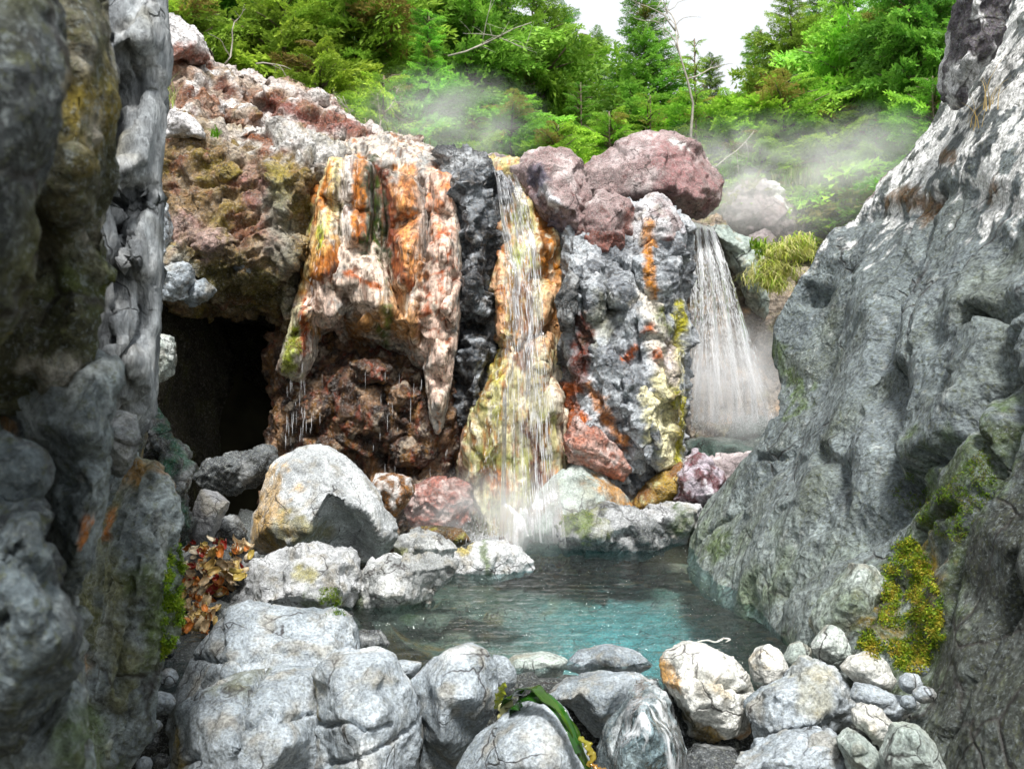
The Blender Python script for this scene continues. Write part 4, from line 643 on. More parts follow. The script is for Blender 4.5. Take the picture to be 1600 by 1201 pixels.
rock('rock', [(1332, 1112), (1350, 1100), (1376, 1108), (1398, 1132), (1417, 1168), (1408, 1186), (1380, 1176), (1352, 1146), (1334, 1130)], 3.3, vox=.0055, fac=.7, fb=.5, tilt=2.0, smooth=1, seed=216, skin=skin_white, label='long white stone pointing down to the right')
rock('rock', [(1140, 1290), (1158, 1200), (1190, 1184), (1242, 1160), (1300, 1146), (1320, 1164), (1338, 1200), (1344, 1290)], 3.35, vox=.0065, fac=.7, fb=.5, tilt=2.0, smooth=1, seed=217, label='flat topped grey rock at the bottom right, below the angular boulder')
rock('rock', [(1312, 1160), (1334, 1140), (1364, 1164), (1398, 1200), (1400, 1290), (1336, 1290), (1330, 1200)], 3.2, vox=.0065, fac=.4, seed=218, skin=skin_green_grey, label='blue grey rock under the long white stone')
rock('rock', [(1384, 1190), (1404, 1138), (1432, 1132), (1462, 1160), (1478, 1204), (1484, 1290), (1396, 1290)], 3.0, vox=.0065, fac=.4, seed=219, skin=skin_green_grey, label='grey green rock wedged against the dark right cliff')
rock('wet_rock', [(1050, 1290), (1062, 1190), (1090, 1172), (1150, 1176), (1176, 1200), (1170, 1290)], 3.85, vox=.007, fac=.6, seed=229, skin=skin_wet, label='dark wet stone under the stained white boulder')
for i, (x, y, r, yy) in enumerate([(1424, 1068, 22, 3.5), (1446, 1086, 18, 3.4), (1420, 1098, 16, 3.4), (1436, 1046, 15, 3.55)]):
    rock('pebble', [(x+r*math.cos(t)*(1.15 if i % 2 else .9), y+r*.8*math.sin(t)) for t in np.linspace(0, 6.28, 8)[:-1]], yy, vox=.005, fac=.4, seed=220+i, skin=skin_grey, cat='stone', label=['largest pale pebble just below the bright moss', 'pale pebble nearest the dark right cliff below the moss', 'lowest pale pebble beside the flat white stone', 'small pebble touching the lower edge of the moss'][i], group='pebbles below the moss')
for i, (x, y, r, yy) in enumerate([(232, 1160, 18, 3.5), (248, 1100, 22, 3.7), (224, 1196, 16, 3.35), (250, 1190, 14, 3.4), (262, 1060, 18, 3.9), (240, 1135, 12, 3.55), (262, 1020, 12, 4.3), (270, 1005, 10, 4.4)]):
    rock('pebble', [(x+r*math.cos(t)*(1.2 if i % 2 else .9), y+r*.9*math.sin(t)) for t in np.linspace(0, 6.28, 8)[:-1]], yy, vox=.005, fac=.5, seed=230+i, skin=skin_grey if i % 3 else skin_wet, cat='stone', label=['dark wet pebble midway down the gap beside the left cliff', 'pale flat pebble high in the gap beside the left slab', 'lowest pebble in the gap at the bottom edge beside the left cliff', 'dark wet pebble under the cracked rock at the bottom left', 'pebble wedged where the gap narrows beside the big pale slab', 'small pebble between the two larger ones in the left gap', 'dark wet pebble just below the kelp scraps', 'tiny pebble at the foot of the kelp heap'][i], group='pebbles in the left gap')
# drowned flat rocks at the outlet
rock('submerged_rock', [(770, 1050), (800, 1026), (850, 1020), (890, 1032), (880, 1056), (830, 1072), (790, 1070)], 4.5, bulge=.1, vox=.009, fac=.3, seed=240, skin=skin_green_grey, label='flat greenish rock under shallow water right of the smooth dome')
rock('submerged_rock', [(876, 1044), (900, 1020), (950, 1008), (1000, 1020), (1024, 1040), (990, 1056), (920, 1060)], 4.55, bulge=.1, vox=.009, fac=.3, seed=241, skin=skin_grey, label='low pale rock just breaking the water left of the white boulder')
rock('rock', [(540, 1000), (560, 986), (596, 988), (608, 1006), (590, 1024), (552, 1020)], 4.75, vox=.008, seed=242, skin=skin_wet, bulge=.1, label='small wet grey rock at the waterline beside the big pale slab')
rock('rock', [(596, 1040), (630, 1032), (660, 1036), (650, 1060), (610, 1064)], 4.1, vox=.008, seed=243, fac=.3, label='low grey stone in the gap left of the smooth dome')
# left shore
GL = 'rocks on the left shore'
rock('rock', [(330, 990), (352, 934), (372, 906), (400, 880), (446, 864), (494, 858), (540, 862), (562, 878), (556, 900), (566, 920), (560, 962), (500, 974), (420, 985)], 5.7, front=[(400, 910, -.2), (450, 885, -.16), (510, 885, -.18), (540, 910, -.2), (450, 930, -.3), (510, 935, -.3), (400, 950, -.25)], vox=.0095, fac=1.4, facsc=1.1, seed=251, skin=both(lambda s: skin_grey(s, (190, 192, 194), (92, 96, 98), 4), moss_stain_shade_at(([(500, 930), (520, 960)], 34, MOSS, .8), ([(480, 880), (500, 890)], 16, (150, 140, 30), .7), ([(360, 940), (390, 900)], 30, (60, 62, 64), .7))), label='lumpy grey shore rock in front of the big boulder', group=GL)
rock('rock', [(552, 964), (560, 900), (580, 878), (610, 868), (650, 872), (690, 872), (716, 878), (700, 906), (668, 926), (674, 946), (640, 960), (600, 966)], 5.75, front=[(600, 890, -.16), (650, 890, -.14), (590, 930, -.25), (630, 930, -.22), (690, 888, -.06)], vox=.0095, fac=1.2, facsc=1.2, seed=252, skin=both(lambda s: skin_grey(s, (200, 202, 202), (98, 102, 102), 4), moss_stain_shade_at(([(560, 930), (570, 960)], 26, MOSS, .8), ([(640, 940), (660, 950)], 20, (70, 90, 50), .6))), label='knobbly grey rock reaching into the pool from the left shore', group=GL)
rock('rock', [(690, 905), (704, 872), (740, 846), (780, 845), (814, 858), (833, 886), (820, 904), (770, 910), (720, 918)], 6.75, vox=.01, fac=1.2, seed=253, skin=both(lambda s: skin_grey(s, (204, 206, 208), (110, 112, 114), 4), moss_stain_shade_at(([(758, 850), (764, 890)], 12, MOSS, .8), ([(716, 852), (730, 860)], 14, (170, 150, 20), .8))), label='pale wrinkled rock at the tip of the left shore', group=GL)
rock('rock', [(606, 880), (618, 840), (650, 826), (690, 836), (716, 856), (700, 884), (650, 896)], 6.5, vox=.01, fac=1.2, seed=254, skin=both(lambda s: skin_grey(s, (176, 178, 178), (86, 90, 90), 4), moss_stain_shade_at(([(620, 860), (640, 870)], 24, MOSS2, .7))), label='grey rock between the big boulder and the pale shore tip', group=GL)
rock('rock', [(630, 850), (640, 826), (680, 820), (722, 828), (738, 846), (700, 860)], 7.1, vox=.011, bulge=.12, fac=.6, seed=255, skin=lambda s: (s.fill((96, 66, 24)), s.mix(s.noise(6, .05, .2), (52, 44, 20)), s.mix(s.noise(8, .2, .1, 3), (128, 120, 40)), s.wet.__setitem__(slice(None), .6)), label='flat brown slime covered rock beside the splash', group=GL)
rock('boulder', [(388, 836), (392, 806), (406, 766), (420, 728), (440, 712), (470, 700), (504, 692), (532, 708), (562, 738), (584, 766), (604, 798), (624, 824), (614, 848), (592, 872), (540, 880), (470, 884), (410, 868), (390, 856)], 6.8, front=[(452, 742, -.25), (515, 768, -.42), (575, 800, -.33), (418, 822, -.36), (480, 826, -.5), (594, 838, -.22), (450, 858, -.38), (505, 850, -.05), (552, 846, .08)], vox=.0112, fac=.35, fb=.25, tilt=2.0, seed=256, smooth=0,
     skin=both(lambda s: skin_grey(s, (194, 198, 200), (132, 136, 138), 3), moss_stain_shade_at(([(430, 760), (440, 800), (410, 850)], 60, (190, 152, 84), .75), ([(470, 800), (500, 815), (440, 830)], 34, (120, 112, 30), .7), ([(420, 810), (440, 850)], 40, (170, 130, 50), .6))), label='big pale boulder with a tan side in front of the cave mouth', cat='boulder')
rock('wet_rock', [(570, 760), (582, 742), (612, 739), (642, 746), (647, 770), (632, 794), (614, 816), (594, 800)], 7.1, vox=.01, seed=257, skin=lambda s: (s.fill((112, 70, 20)), s.mix(s.noise(7, .05, .15, 2, (2, 2, .6)), (206, 200, 196)), s.mix(s.noise(6, .15, .15, 5), (150, 96, 16)), s.wet.__setitem__(slice(None), .8)), label='wet orange brown block behind the right shoulder of the big boulder')
rock('wet_rock', [(296, 746), (314, 724), (360, 712), (402, 698), (426, 698), (430, 718), (412, 748), (376, 768), (330, 776)], 7.1, vox=.011, fac=1.3, seed=258, skin=skin_wet, label='black and grey wet rock at the mouth of the cave')
rock('rock', [(288, 862), (298, 806), (312, 762), (338, 768), (358, 784), (346, 806), (332, 840), (322, 862)], 6.2, vox=.009, fac=.5, seed=259, skin=lambda s: skin_grey(s, (158, 158, 160), (116, 118, 122)), label='upright grey stone beside the left cliff above the kelp scraps')
rock('rock', [(326, 852), (340, 808), (366, 804), (384, 832), (382, 866), (340, 872)], 6.45, vox=.009, fac=1.2, seed=260, skin=skin_wet, label='dark bluish wet stone between the upright stone and big boulder')
rock('rock', [(280, 1010), (286, 870), (320, 850), (400, 862), (410, 890), (370, 920), (340, 960), (310, 1020)], 5.9, bulge=.05, vox=.012, fac=.6, seed=261, skin=skin_wet, label='dark wet rock shelf under the heap of kelp scraps')
rock('rock', [(318, 880), (332, 862), (350, 858), (362, 874), (344, 888)], 5.65, vox=.007, fac=.7, seed=262, skin=skin_wet, label='small dark stone poking out of the kelp scraps')
# below the falls
GB = 'rocks below the falls'
rock('boulder', [(782, 860), (808, 812), (846, 764), (880, 736), (906, 720), (934, 734), (962, 760), (992, 794), (984, 820), (940, 850), (860, 866)], 8.05, front=[(905, 745, -.1), (860, 790, -.25), (930, 780, -.28), (840, 830, -.3), (900, 830, -.38), (960, 800, -.14)], vox=.0115, fac=.55, fb=.3, tilt=2.0, seed=271, smooth=0, skin=both(skin_green_grey, moss_stain_shade_at(([(940, 745), (965, 780), (985, 800)], 26, (176, 120, 20), .9), ([(800, 830), (850, 790)], 60, (150, 170, 150), .5))), label='wedge shaped green grey boulder right of the splash with an orange edge', cat='boulder', group=GB)
rock('rock', [(862, 850), (876, 814), (904, 798), (950, 790), (1000, 796), (1024, 816), (1046, 842), (1040, 866), (960, 872), (880, 868)], 7.65, front=[(900, 815, -.15), (950, 805, -.1), (880, 840, -.12), (930, 835, -.25), (990, 820, -.12), (1010, 845, -.15)], vox=.01, fac=1.3, seed=272, skin=both(skin_wet, moss_stain_shade_at(([(890, 805), (915, 815)], 34, (92, 110, 16), .9), ([(930, 800), (940, 820)], 20, (110, 110, 40), .7), ([(950, 820), (1000, 800)], 40, (190, 192, 194), .7))), label='low wet rock with moss at the far waterline', group=GB)
rock('rock', [(995, 812), (1014, 788), (1060, 788), (1098, 790), (1092, 826), (1066, 850), (1036, 862)], 7.9, vox=.01, fac=1.2, seed=273, skin=both(lambda s: (skin_grey(s, (196, 198, 200), (120, 120, 122)), s.wet.__setitem__(slice(None), .5)), moss_stain_shade_at(([(1056, 800), (1066, 830)], 26, (56, 76, 16), .9))), label='pale wet rock at the far waterline beside the right cliff', group=GB)
rock('rock', [(980, 806), (996, 770), (1026, 742), (1064, 720), (1078, 736), (1062, 774), (1040, 796), (1008, 808)], 8.2, vox=.011, fac=.7, seed=274, skin=lambda s: (s.fill((158, 128, 40)), s.mix(s.noise(5, 0, .2), (126, 78, 16)), s.mix(s.noise(8, .15, .1, 3), (176, 168, 120)), s.wet.__setitem__(slice(None), .6)), label='ochre slime coated rock leaning between the wedge boulder and the purple rock', group=GB)
rock('rock', [(1046, 786), (1058, 740), (1074, 712), (1092, 703), (1112, 716), (1132, 746), (1128, 780), (1100, 796), (1066, 796)], 8.15, vox=.01, fac=1.3, seed=275, skin=lambda s: (s.fill((178, 166, 176)), s.mix(s.noise(8, .05, .12), (96, 52, 58)), s.mix(s.noise(9, .2, .1, 4), (222, 216, 222)), s.wet.__setitem__(slice(None), .5)), label='purplish angular rock at the foot of the right cliff', group=GB)
rock('rock', [(1100, 800), (1108, 716), (1150, 712), (1200, 706), (1230, 720), (1210, 800)], 8.8, vox=.012, fac=.8, seed=276, skin=lambda s: (s.fill((196, 184, 184)), s.mix(s.noise(5, 0, .2), (150, 136, 138)), s.wet.__setitem__(slice(None), .7)), label='pinkish wet ledge the second falls spill over', group=GB)
rock('wet_rock', [(1070, 740), (1072, 690), (1100, 684), (1160, 688), (1240, 680), (1250, 740)], 9.5, bulge=.25, vox=.013, fac=.7, seed=277, skin=lambda s: (s.fill((150, 158, 152)), s.mix(s.noise(5, 0, .2), (84, 110, 100)), s.wet.__setitem__(slice(None), .9)), label='flat wet shelf at the foot of the second falls', group=GB)
rock('wet_rock', [(1130, 690), (1148, 656), (1176, 644), (1200, 652), (1206, 690)], 9.6, vox=.013, fac=.7, seed=278, skin=lambda s: (s.fill((110, 136, 128)), s.mix(s.noise(5, 0, .2), (80, 100, 92)), s.wet.__setitem__(slice(None), .9)), label='green wet stone standing in the spray of the second falls', group=GB)
# boulders on the lip
GT = 'boulders along the cliff top'
rock('boulder', [(896, 290), (905, 262), (940, 240), (976, 216), (1012, 205), (1052, 208), (1082, 224), (1112, 250), (1132, 286), (1130, 312), (1102, 338), (1060, 346), (980, 340), (920, 330)], 9.8, front=[(1010, 225, -.2), (1060, 250, -.3), (960, 260, -.35), (1030, 248, -.5), (1050, 290, -.6), (1090, 310, -.35), (1000, 300, -.45), (940, 300, -.3)], vox=.0155, fac=.55, fb=.3, tilt=2.2, seed=281, smooth=0, skin=both(skin_red, moss_stain_shade_at(([(1040, 260), (1080, 300), (1050, 300)], 60, (138, 88, 88), .7), ([(960, 250), (1000, 240)], 50, (184, 170, 170), .6), ([(1050, 225), (1060, 232)], 14, LICH, .9))), label='big dusky red boulder at the top between the two falls', cat='boulder', group=GT)  # darker right face and paler top left: shade and light painted in
rock('boulder', [(803, 262), (812, 242), (846, 231), (884, 233), (910, 250), (920, 286), (928, 322), (936, 372), (918, 400), (896, 392), (876, 372), (850, 342), (826, 300)], 8.6, front=[(850, 260, -.2), (890, 270, -.2), (860, 310, -.32), (900, 330, -.34), (905, 370, -.26)], vox=.0125, fac=.8, fb=.3, tilt=2.2, seed=282, smooth=0, skin=both(skin_red, moss_stain_shade_at(([(846, 300), (870, 330)], 12, (222, 222, 226), .9), ([(836, 280), (846, 290)], 22, (88, 84, 104), .9), ([(862, 350), (884, 370)], 26, (92, 88, 108), .9), ([(890, 380), (915, 380)], 24, (110, 52, 36), .7))), label='red brown boulder on the lip just right of the main falls', cat='boulder', group=GT)
rock('boulder', [(906, 330), (930, 300), (960, 296), (986, 312), (994, 344), (980, 388), (958, 412), (930, 418), (906, 404), (902, 366)], 8.45, vox=.011, fac=.8, fb=.3, tilt=2.2, seed=283, smooth=0, skin=both(skin_red, moss_stain_shade_at(([(920, 390), (960, 395)], 40, (132, 62, 40), .8), ([(985, 330), (975, 380)], 16, (126, 66, 50), .7))), label='reddish block under the big dusky red boulder', cat='boulder', group=GT)
rock('boulder', [(980, 400), (984, 350), (994, 318), (1014, 303), (1036, 301), (1058, 322), (1068, 352), (1072, 388), (1050, 394), (1034, 388), (1012, 410)], 8.45, vox=.011, fac=.8, fb=.3, tilt=2.2, seed=284, smooth=0, skin=both(lambda s: skin_grey(s, (206, 204, 206), (150, 140, 142)), moss_stain_shade_at(([(1040, 330), (1060, 370)], 40, (134, 104, 102), .7), ([(1010, 350), (1012, 395)], 13, (196, 126, 36), .9), ([(1036, 384), (1066, 388)], 16, (116, 54, 46), .8), ([(1064, 330), (1070, 380)], 14, (206, 206, 212), .8))), label='pale block with an orange streak beside the second falls', cat='boulder', group=GT)
for i, (ol, y, lb) in enumerate([([(1106, 350), (1122, 318), (1152, 292), (1190, 276), (1222, 292), (1242, 328), (1262, 356), (1256, 400), (1200, 410), (1140, 390)], 12.0, 'broad misty boulder above the second falls'),
        ([(1226, 330), (1240, 296), (1268, 280), (1300, 288), (1316, 324), (1300, 370), (1256, 380)], 12.6, 'lichen spotted misty boulder right of the broad one'), ([(1296, 330), (1308, 296), (1338, 284), (1368, 296), (1380, 330), (1340, 380), (1300, 370)], 12.9, 'small pale boulder in the mist against the right cliff'),
        ([(1110, 300), (1126, 262), (1170, 250), (1216, 256), (1240, 290), (1200, 320)], 13.6, 'rearmost misty boulder behind the broad one'), ([(1160, 395), (1170, 366), (1196, 356), (1216, 372), (1212, 400)], 11.0, 'low rounded stone at the foot of the broad misty boulder'), ([(1206, 400), (1220, 372), (1246, 370), (1258, 390), (1240, 410)], 11.0, 'small rounded stone beside the grass tuft'), ([(740, 262), (750, 244), (776, 238), (800, 246), (806, 262), (780, 274)], 9.3, 'low pale stone on the lip at the head of the main falls')]):
    rock('boulder', ol, y, vox=.017, fac=.8, fb=.4, tilt=2.0, seed=290+i, smooth=0, skin=skin_far, mat=M_FAR, label=lb, cat='boulder', group=GT)

# ------------------------------------------------------------------ ray helper for things that lie on the rocks
def hit_from(origin, direction):
    dg = bpy.context.evaluated_depsgraph_get()
    ok, loc, nrm, idx, ob, mt = scene.ray_cast(dg, Vector(origin), Vector(direction).normalized())
    return (loc, nrm, ob) if ok else (None, None, None)
_pw = bpy.data.objects['pool_water']
def on_view(px, py):
    """the rock point seen at that place of the photograph"""
    return hit_from((0, 0, CZ), (Vector(W(px, py, 5.0))-Vector((0, 0, CZ))))[:2]

# ------------------------------------------------------------------ trees
def conifer_branch(rs, n=17, m=8, leaf=.085, width=.030, spread=.46):
    V = []; T = []
    for k in range(n):
        t = .10+.88*(k/(n-1)); base = np.array((t, 0, .12*t-.38*t*t))
        for sd in (-1, 1):
            ln = (spread*(1-t)**.8+.10)*rs.uniform(.7, 1.2); ang = math.radians(rs.uniform(38, 66))
            d = np.array((math.cos(ang), sd*math.sin(ang), rs.uniform(-.55, .05))); mm = max(3, int(m*ln/(spread*.75)))
            for j in range(mm):
                s_ = (j+.6)/mm; p = base+d*ln*s_+np.array((0, 0, -.25*ln*s_*s_))
                for q in (-1, 1):
                    a2 = math.radians(q*rs.uniform(15, 65)); dd = np.array((d[0]*math.cos(a2)-d[1]*math.sin(a2), d[0]*math.sin(a2)+d[1]*math.cos(a2), d[2]+rs.uniform(-.55, .45)))
                    dd /= np.linalg.norm(dd); sw = np.cross(dd, (rs.uniform(-1, 1), rs.uniform(-1, 1), .8)); sw /= np.linalg.norm(sw)
                    L_ = leaf*rs.uniform(.7, 1.35); w = width*rs.uniform(.7, 1.3)
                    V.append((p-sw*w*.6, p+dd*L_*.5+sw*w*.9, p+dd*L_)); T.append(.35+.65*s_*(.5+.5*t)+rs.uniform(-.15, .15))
    return np.array(V, np.float32), np.array(T, np.float32)
_rsT = np.random.RandomState(5)
BRANCHES = [conifer_branch(_rsT) for _ in range(4)]
def tube(path, radii, sides=6):
    P = np.array(path, float); V = []; Fc = []
    for i, (p, r) in enumerate(zip(P, radii)):
        d = P[min(i+1, len(P)-1)]-P[max(i-1, 0)]; d /= np.linalg.norm(d)+1e-9
        a = np.cross(d, (0, 0, 1) if abs(d[2]) < .9 else (1, 0, 0)); a /= np.linalg.norm(a); b = np.cross(d, a)
        for k in range(sides):
            t = 2*math.pi*k/sides; V.append(p+r*(a*math.cos(t)+b*math.sin(t)))
    for i in range(len(P)-1):
        for k in range(sides):
            k2 = (k+1) % sides; Fc.append((i*sides+k, i*sides+k2, (i+1)*sides+k2, (i+1)*sides+k))
    Fc.append(tuple(range(sides))[::-1]); Fc.append(tuple(range((len(P)-1)*sides, len(P)*sides)))
    return V, Fc
def join_tubes(list_):
    V = []; Fc = []
    for v, f in list_:
        o = len(V); V += list(v); Fc += [tuple(i+o for i in q) for q in f]
    return V, Fc
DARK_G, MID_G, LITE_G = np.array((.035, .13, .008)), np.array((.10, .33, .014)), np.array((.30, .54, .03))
def crown_mesh(name, h, r, nb, seed, form='hemlock', start=.06, tint=(1, 1, 1), thin=1.0):
    rs = np.random.RandomState(seed); VV = []; CC = []; limbs = []
    for k in range(nb):
        u = start+(1-start)*((k+rs.rand())/nb)
        prof = (1-u)**.6*(.78+.3*math.sin(u*11+seed)) if form == 'hemlock' else (1-u)**1.0
        L_ = max(.18*r, r*prof*rs.uniform(.72, 1.12)); az = k*2.399+rs.uniform(-.5, .5); V, T = BRANCHES[rs.randint(4)]
        if thin < 1: kp = rs.rand(len(V)) < thin; V, T = V[kp], T[kp]
        pitch = (rs.uniform(-.10, .30) if form == 'hemlock' else rs.uniform(.05, .5))+.35*u; roll = rs.uniform(-.7, .7)
        ca, sa, cp, sp, cr, sr = math.cos(az), math.sin(az), math.cos(pitch), math.sin(pitch), math.cos(roll), math.sin(roll)
        A = V*np.array((L_, L_*.85, L_), np.float32); x, y, z = A[..., 0], A[..., 1], A[..., 2]
        y, z = y*cr-z*sr, y*sr+z*cr; x, z = x*cp-z*sp, x*sp+z*cp; x, y = x*ca-y*sa, x*sa+y*ca
        VV.append(np.stack([x, y, z+u*h], -1))
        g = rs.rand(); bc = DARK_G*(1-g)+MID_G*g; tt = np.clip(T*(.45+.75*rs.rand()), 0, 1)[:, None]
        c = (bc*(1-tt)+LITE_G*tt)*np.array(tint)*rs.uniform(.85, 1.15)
        if rs.rand() < .04: c = c*.3+np.array((.30, .17, .05))*.7
        CC.append(np.repeat(c, 3, axis=0))
        tip = np.array((ca*cp, sa*cp, sp-.10))*L_*.8+np.array((0, 0, u*h)); limbs.append(tube([(0, 0, u*h-.03), tuple((tip+np.array((0, 0, u*h)))/2+np.array((0, 0, .02))), tuple(tip)], [.02*L_+.006, .012*L_+.004, .004], 4))
    V = np.concatenate(VV).reshape(-1, 3); C = np.concatenate(CC)
    limbs.insert(0, tube([(0.03*math.sin(q*5), .03*math.cos(q*4), h*q-.4*(q == 0)) for q in np.linspace(0, 1, 9)], [max(.010, .0105*h*(1-q)) for q in np.linspace(0, 1, 9)], 8))
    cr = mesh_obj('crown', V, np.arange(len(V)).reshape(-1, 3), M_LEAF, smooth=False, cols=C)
    v, f = join_tubes(limbs); tk = mesh_obj('trunk', v, f, M_BARK)
    return cr, tk
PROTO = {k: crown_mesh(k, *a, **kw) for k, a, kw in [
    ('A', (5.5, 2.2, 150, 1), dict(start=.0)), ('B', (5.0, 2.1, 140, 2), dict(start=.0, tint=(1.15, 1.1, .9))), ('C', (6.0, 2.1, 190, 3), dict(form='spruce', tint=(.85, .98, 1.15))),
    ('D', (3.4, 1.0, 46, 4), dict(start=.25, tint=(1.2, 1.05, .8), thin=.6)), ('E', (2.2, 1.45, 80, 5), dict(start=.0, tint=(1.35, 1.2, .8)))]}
_used = set()
def tree(kind, px, Y, top, name, label, rot=0.0, wid=1.0, group='conifers on the slope above the falls', base=None):
    """stand a tree of that kind so that its tip reaches the given height in the photograph"""
    cr, tk = PROTO[kind]; h0 = {'A': 5.5, 'B': 5.0, 'C': 6.0, 'D': 3.4, 'E': 2.2}[kind]
    x = (px-800)/F*Y; zt = CZ-(top-600.5)/F*Y; zb = float(ground_z(np.array([x]), np.array([Y]))[0])-.05 if base is None else CZ-(base-600.5)/F*Y
    sc = (zt-zb)/h0; root = empty(name, (x, Y, zb)); root.rotation_euler = (0, 0, rot); root.scale = (sc*wid, sc*wid, sc); tag(root, label, 'tree', group)
    for src in (tk, cr):
        if (kind, src.name) in _used: c_ = src.copy(); col.objects.link(c_)
        else: c_ = src; _used.add((kind, src.name))
        c_.parent = root
    return root
for a in [('A', 330, 13.5, -190, 'hemlock_tree', 'leftmost tall hemlock behind the upper cliff edge', .3, 1.0), ('B', 445, 12.4, -110, 'hemlock_tree', 'dense bright green hemlock above the left ridge', 1.2, 1.15), ('A', 560, 12.9, -200, 'hemlock_tree', 'tall dark hemlock second from the dense bright one', 2.2, .95),
          ('B', 668, 11.6, 20, 'hemlock_tree', 'shorter yellow green hemlock right above the mineral curtain', 3.0, 1.0), ('A', 735, 14.0, -160, 'hemlock_tree', 'tall hemlock with bare boughs above the main falls', 4.0, .9), ('B', 835, 15.5, -120, 'hemlock_tree', 'hemlock at the left edge of the sky gap', 5.0, .85),
          ('C', 1006, 17.0, -35, 'spruce_tree', 'full pointed spruce standing in the middle of the sky gap', .8, 1.3), ('C', 928, 20.0, 60, 'spruce_tree', 'slim distant spruce left of the full pointed spruce', 2.4, 1.3), ('A', 1236, 15.5, -60, 'hemlock_tree', 'broad hemlock at the right edge of the sky gap', 1.0, .72),
          ('B', 1330, 14.0, -140, 'hemlock_tree', 'tall hemlock in the middle of the right clump', 2.0, .72), ('A', 1440, 12.6, -130, 'hemlock_tree', 'dark layered hemlock leaning over the right cliff', 3.3, .8), ('B', 1545, 12.0, -120, 'hemlock_tree', 'hemlock half hidden behind the top of the right cliff', 4.4, .8),
          ('D', 1086, 13.2, 62, 'young_hemlock_tree', 'thin sparse young hemlock with a pale bare trunk', .5, 1.0), ('D', 1012, 13.8, 150, 'young_hemlock_tree', 'low young hemlock left of the thin bare one', 2.5, 1.5), ('D', 905, 14.0, 130, 'young_hemlock_tree', 'pale sparse young hemlock above the red boulder', 1.5, 1.3)]:
    tree(*a)
for i, (px, Y, top, wid, lb) in enumerate([(955, 13.2, 175, 1.1, 'low bright bush directly behind the big dusky red boulder'), (1140, 13.6, 150, 1.2, 'yellow green low conifer between the thin bare tree and right clump'), (1225, 13.4, 120, 1.2, 'pointed yellow green low conifer in front of the right clump'), (1300, 13.2, 170, 1.2, 'spreading low conifer behind the misty boulders'), (1370, 12.6, 215, 1.2, 'lowest green bush right above the small pale boulder'), (1190, 12.9, 205, 1.1, 'misty green bush above the broad misty boulder'),
        (800, 13.0, 150, 1.2, 'sprawling yellow green bush at the head of the main falls'), (740, 11.4, 185, .9, 'mist veiled bush above the dark wet rib'), (600, 11.2, 120, 1.0, 'rounded bright bush just above the mineral curtain'), (500, 11.5, 70, 1.0, 'bright drooping bush overhanging the red ledge'), (290, 11.6, -20, 1.0, 'orange tinged bush behind the pale ridge block'), (1460, 11.6, 120, 1.0, 'dark bush hugging the upper edge of the right cliff'), (1085, 14.5, 150, 1.3, 'bright low conifer at the foot of the thin bare tree'), (870, 12.6, 195, 1.0, 'low bush behind the red brown lip boulder')]):
    tree('E', px, Y, top, 'conifer_bush', lb, rot=i*1.7, wid=wid, group='low conifers and bushes along the slope')
for i, (px, Y, top, kd) in enumerate([(380, 20, -120, 'A'), (520, 21, -160, 'C'), (650, 20, -130, 'A'), (780, 22, -40, 'C'), (880, 24, 20, 'C'), (1180, 22, 60, 'C'), (1290, 21, -60, 'A'), (1400, 20, -120, 'C'), (1510, 19, -140, 'A'), (1110, 20, 95, 'C')]):
    tree(kd, px, Y, top, 'forest_tree', ['first', 'second', 'third', 'fourth', 'fifth', 'sixth', 'eighth', 'ninth', 'tenth', 'seventh'][i][:0]+['shaded hemlock', 'shaded spruce', 'deep green hemlock', 'slender spruce', 'far spruce', 'far blue green spruce', 'shaded broad hemlock', 'tall shaded spruce', 'rear hemlock', 'tiny far spruce'][i]+' deep in the forest '+['behind the left ridge', 'behind the tall dark hemlock', 'behind the yellow green hemlock', 'behind the bare boughed hemlock', 'beside the slim distant spruce', 'left of the right clump', 'behind the right clump', 'between the right clump hemlocks', 'above the right cliff', 'at the foot of the sky gap'][i], rot=i*2.1, group='forest behind the nearer trees')

# bare wood
def bare(name, label, start, dirv, length, seed, n=5, parent=None, r0=.012, depth=3, wig=.22):
    rs = np.random.RandomState(seed); tubes = []
    def grow(p, d, L_, r, lev):
        pts = [p]; dd = np.array(d, float)
        for k in range(5):
            dd = dd+rs.normal(size=3)*wig; dd /= np.linalg.norm(dd); pts.append(pts[-1]+dd*L_/5)
        tubes.append(tube(pts, list(np.linspace(r, r*.35, 6)), 5))
        if lev > 0:
            for k in range(n):
                q = pts[rs.randint(1, 6)]; nd = dd+rs.normal(size=3)*.75; grow(q, nd/np.linalg.norm(nd), L_*rs.uniform(.35, .65), r*.5, lev-1)
    grow(np.array(start, float), np.array(dirv, float)/np.linalg.norm(dirv), length, r0, depth)
    v, f = join_tubes(tubes); o = mesh_obj(name, v, f, M_DEAD); tag(o, label, 'branch', 'bare grey wood above the cliff'); return o
bare('bare_shrub', 'bare grey twiggy shrub on the ridge above the mineral curtain', W(590, 216, 9.7), (-.1, 0, 1), .42, 1, 6, r0=.008)
bare('bare_shrub', 'thin bare shrub at the head of the mineral curtain', W(560, 200, 9.9), (-.3, 0, 1), .36, 2, 5, r0=.007)
bare('dead_branch', 'bleached twisted branch beside the pale ridge block', W(352, 100, 9.8), (.25, 0, 1), .42, 3, 2, r0=.011, depth=2)
bare('dead_branch', 'low bleached twig on the ridge edge', W(400, 100, 9.9), (.8, 0, .35), .35, 4, 2, r0=.008, depth=2)
bare('dead_branch', 'long bare bough reaching right above the main falls', W(700, 88, 12.3), (1, -.1, 0), 1.1, 5, 4, r0=.013, depth=2, wig=.09)
bare('dead_branch', 'bare twig hanging below the right clump', W(1100, 260, 12.4), (1, 0, .5), .8, 8, 3, r0=.012, depth=2)
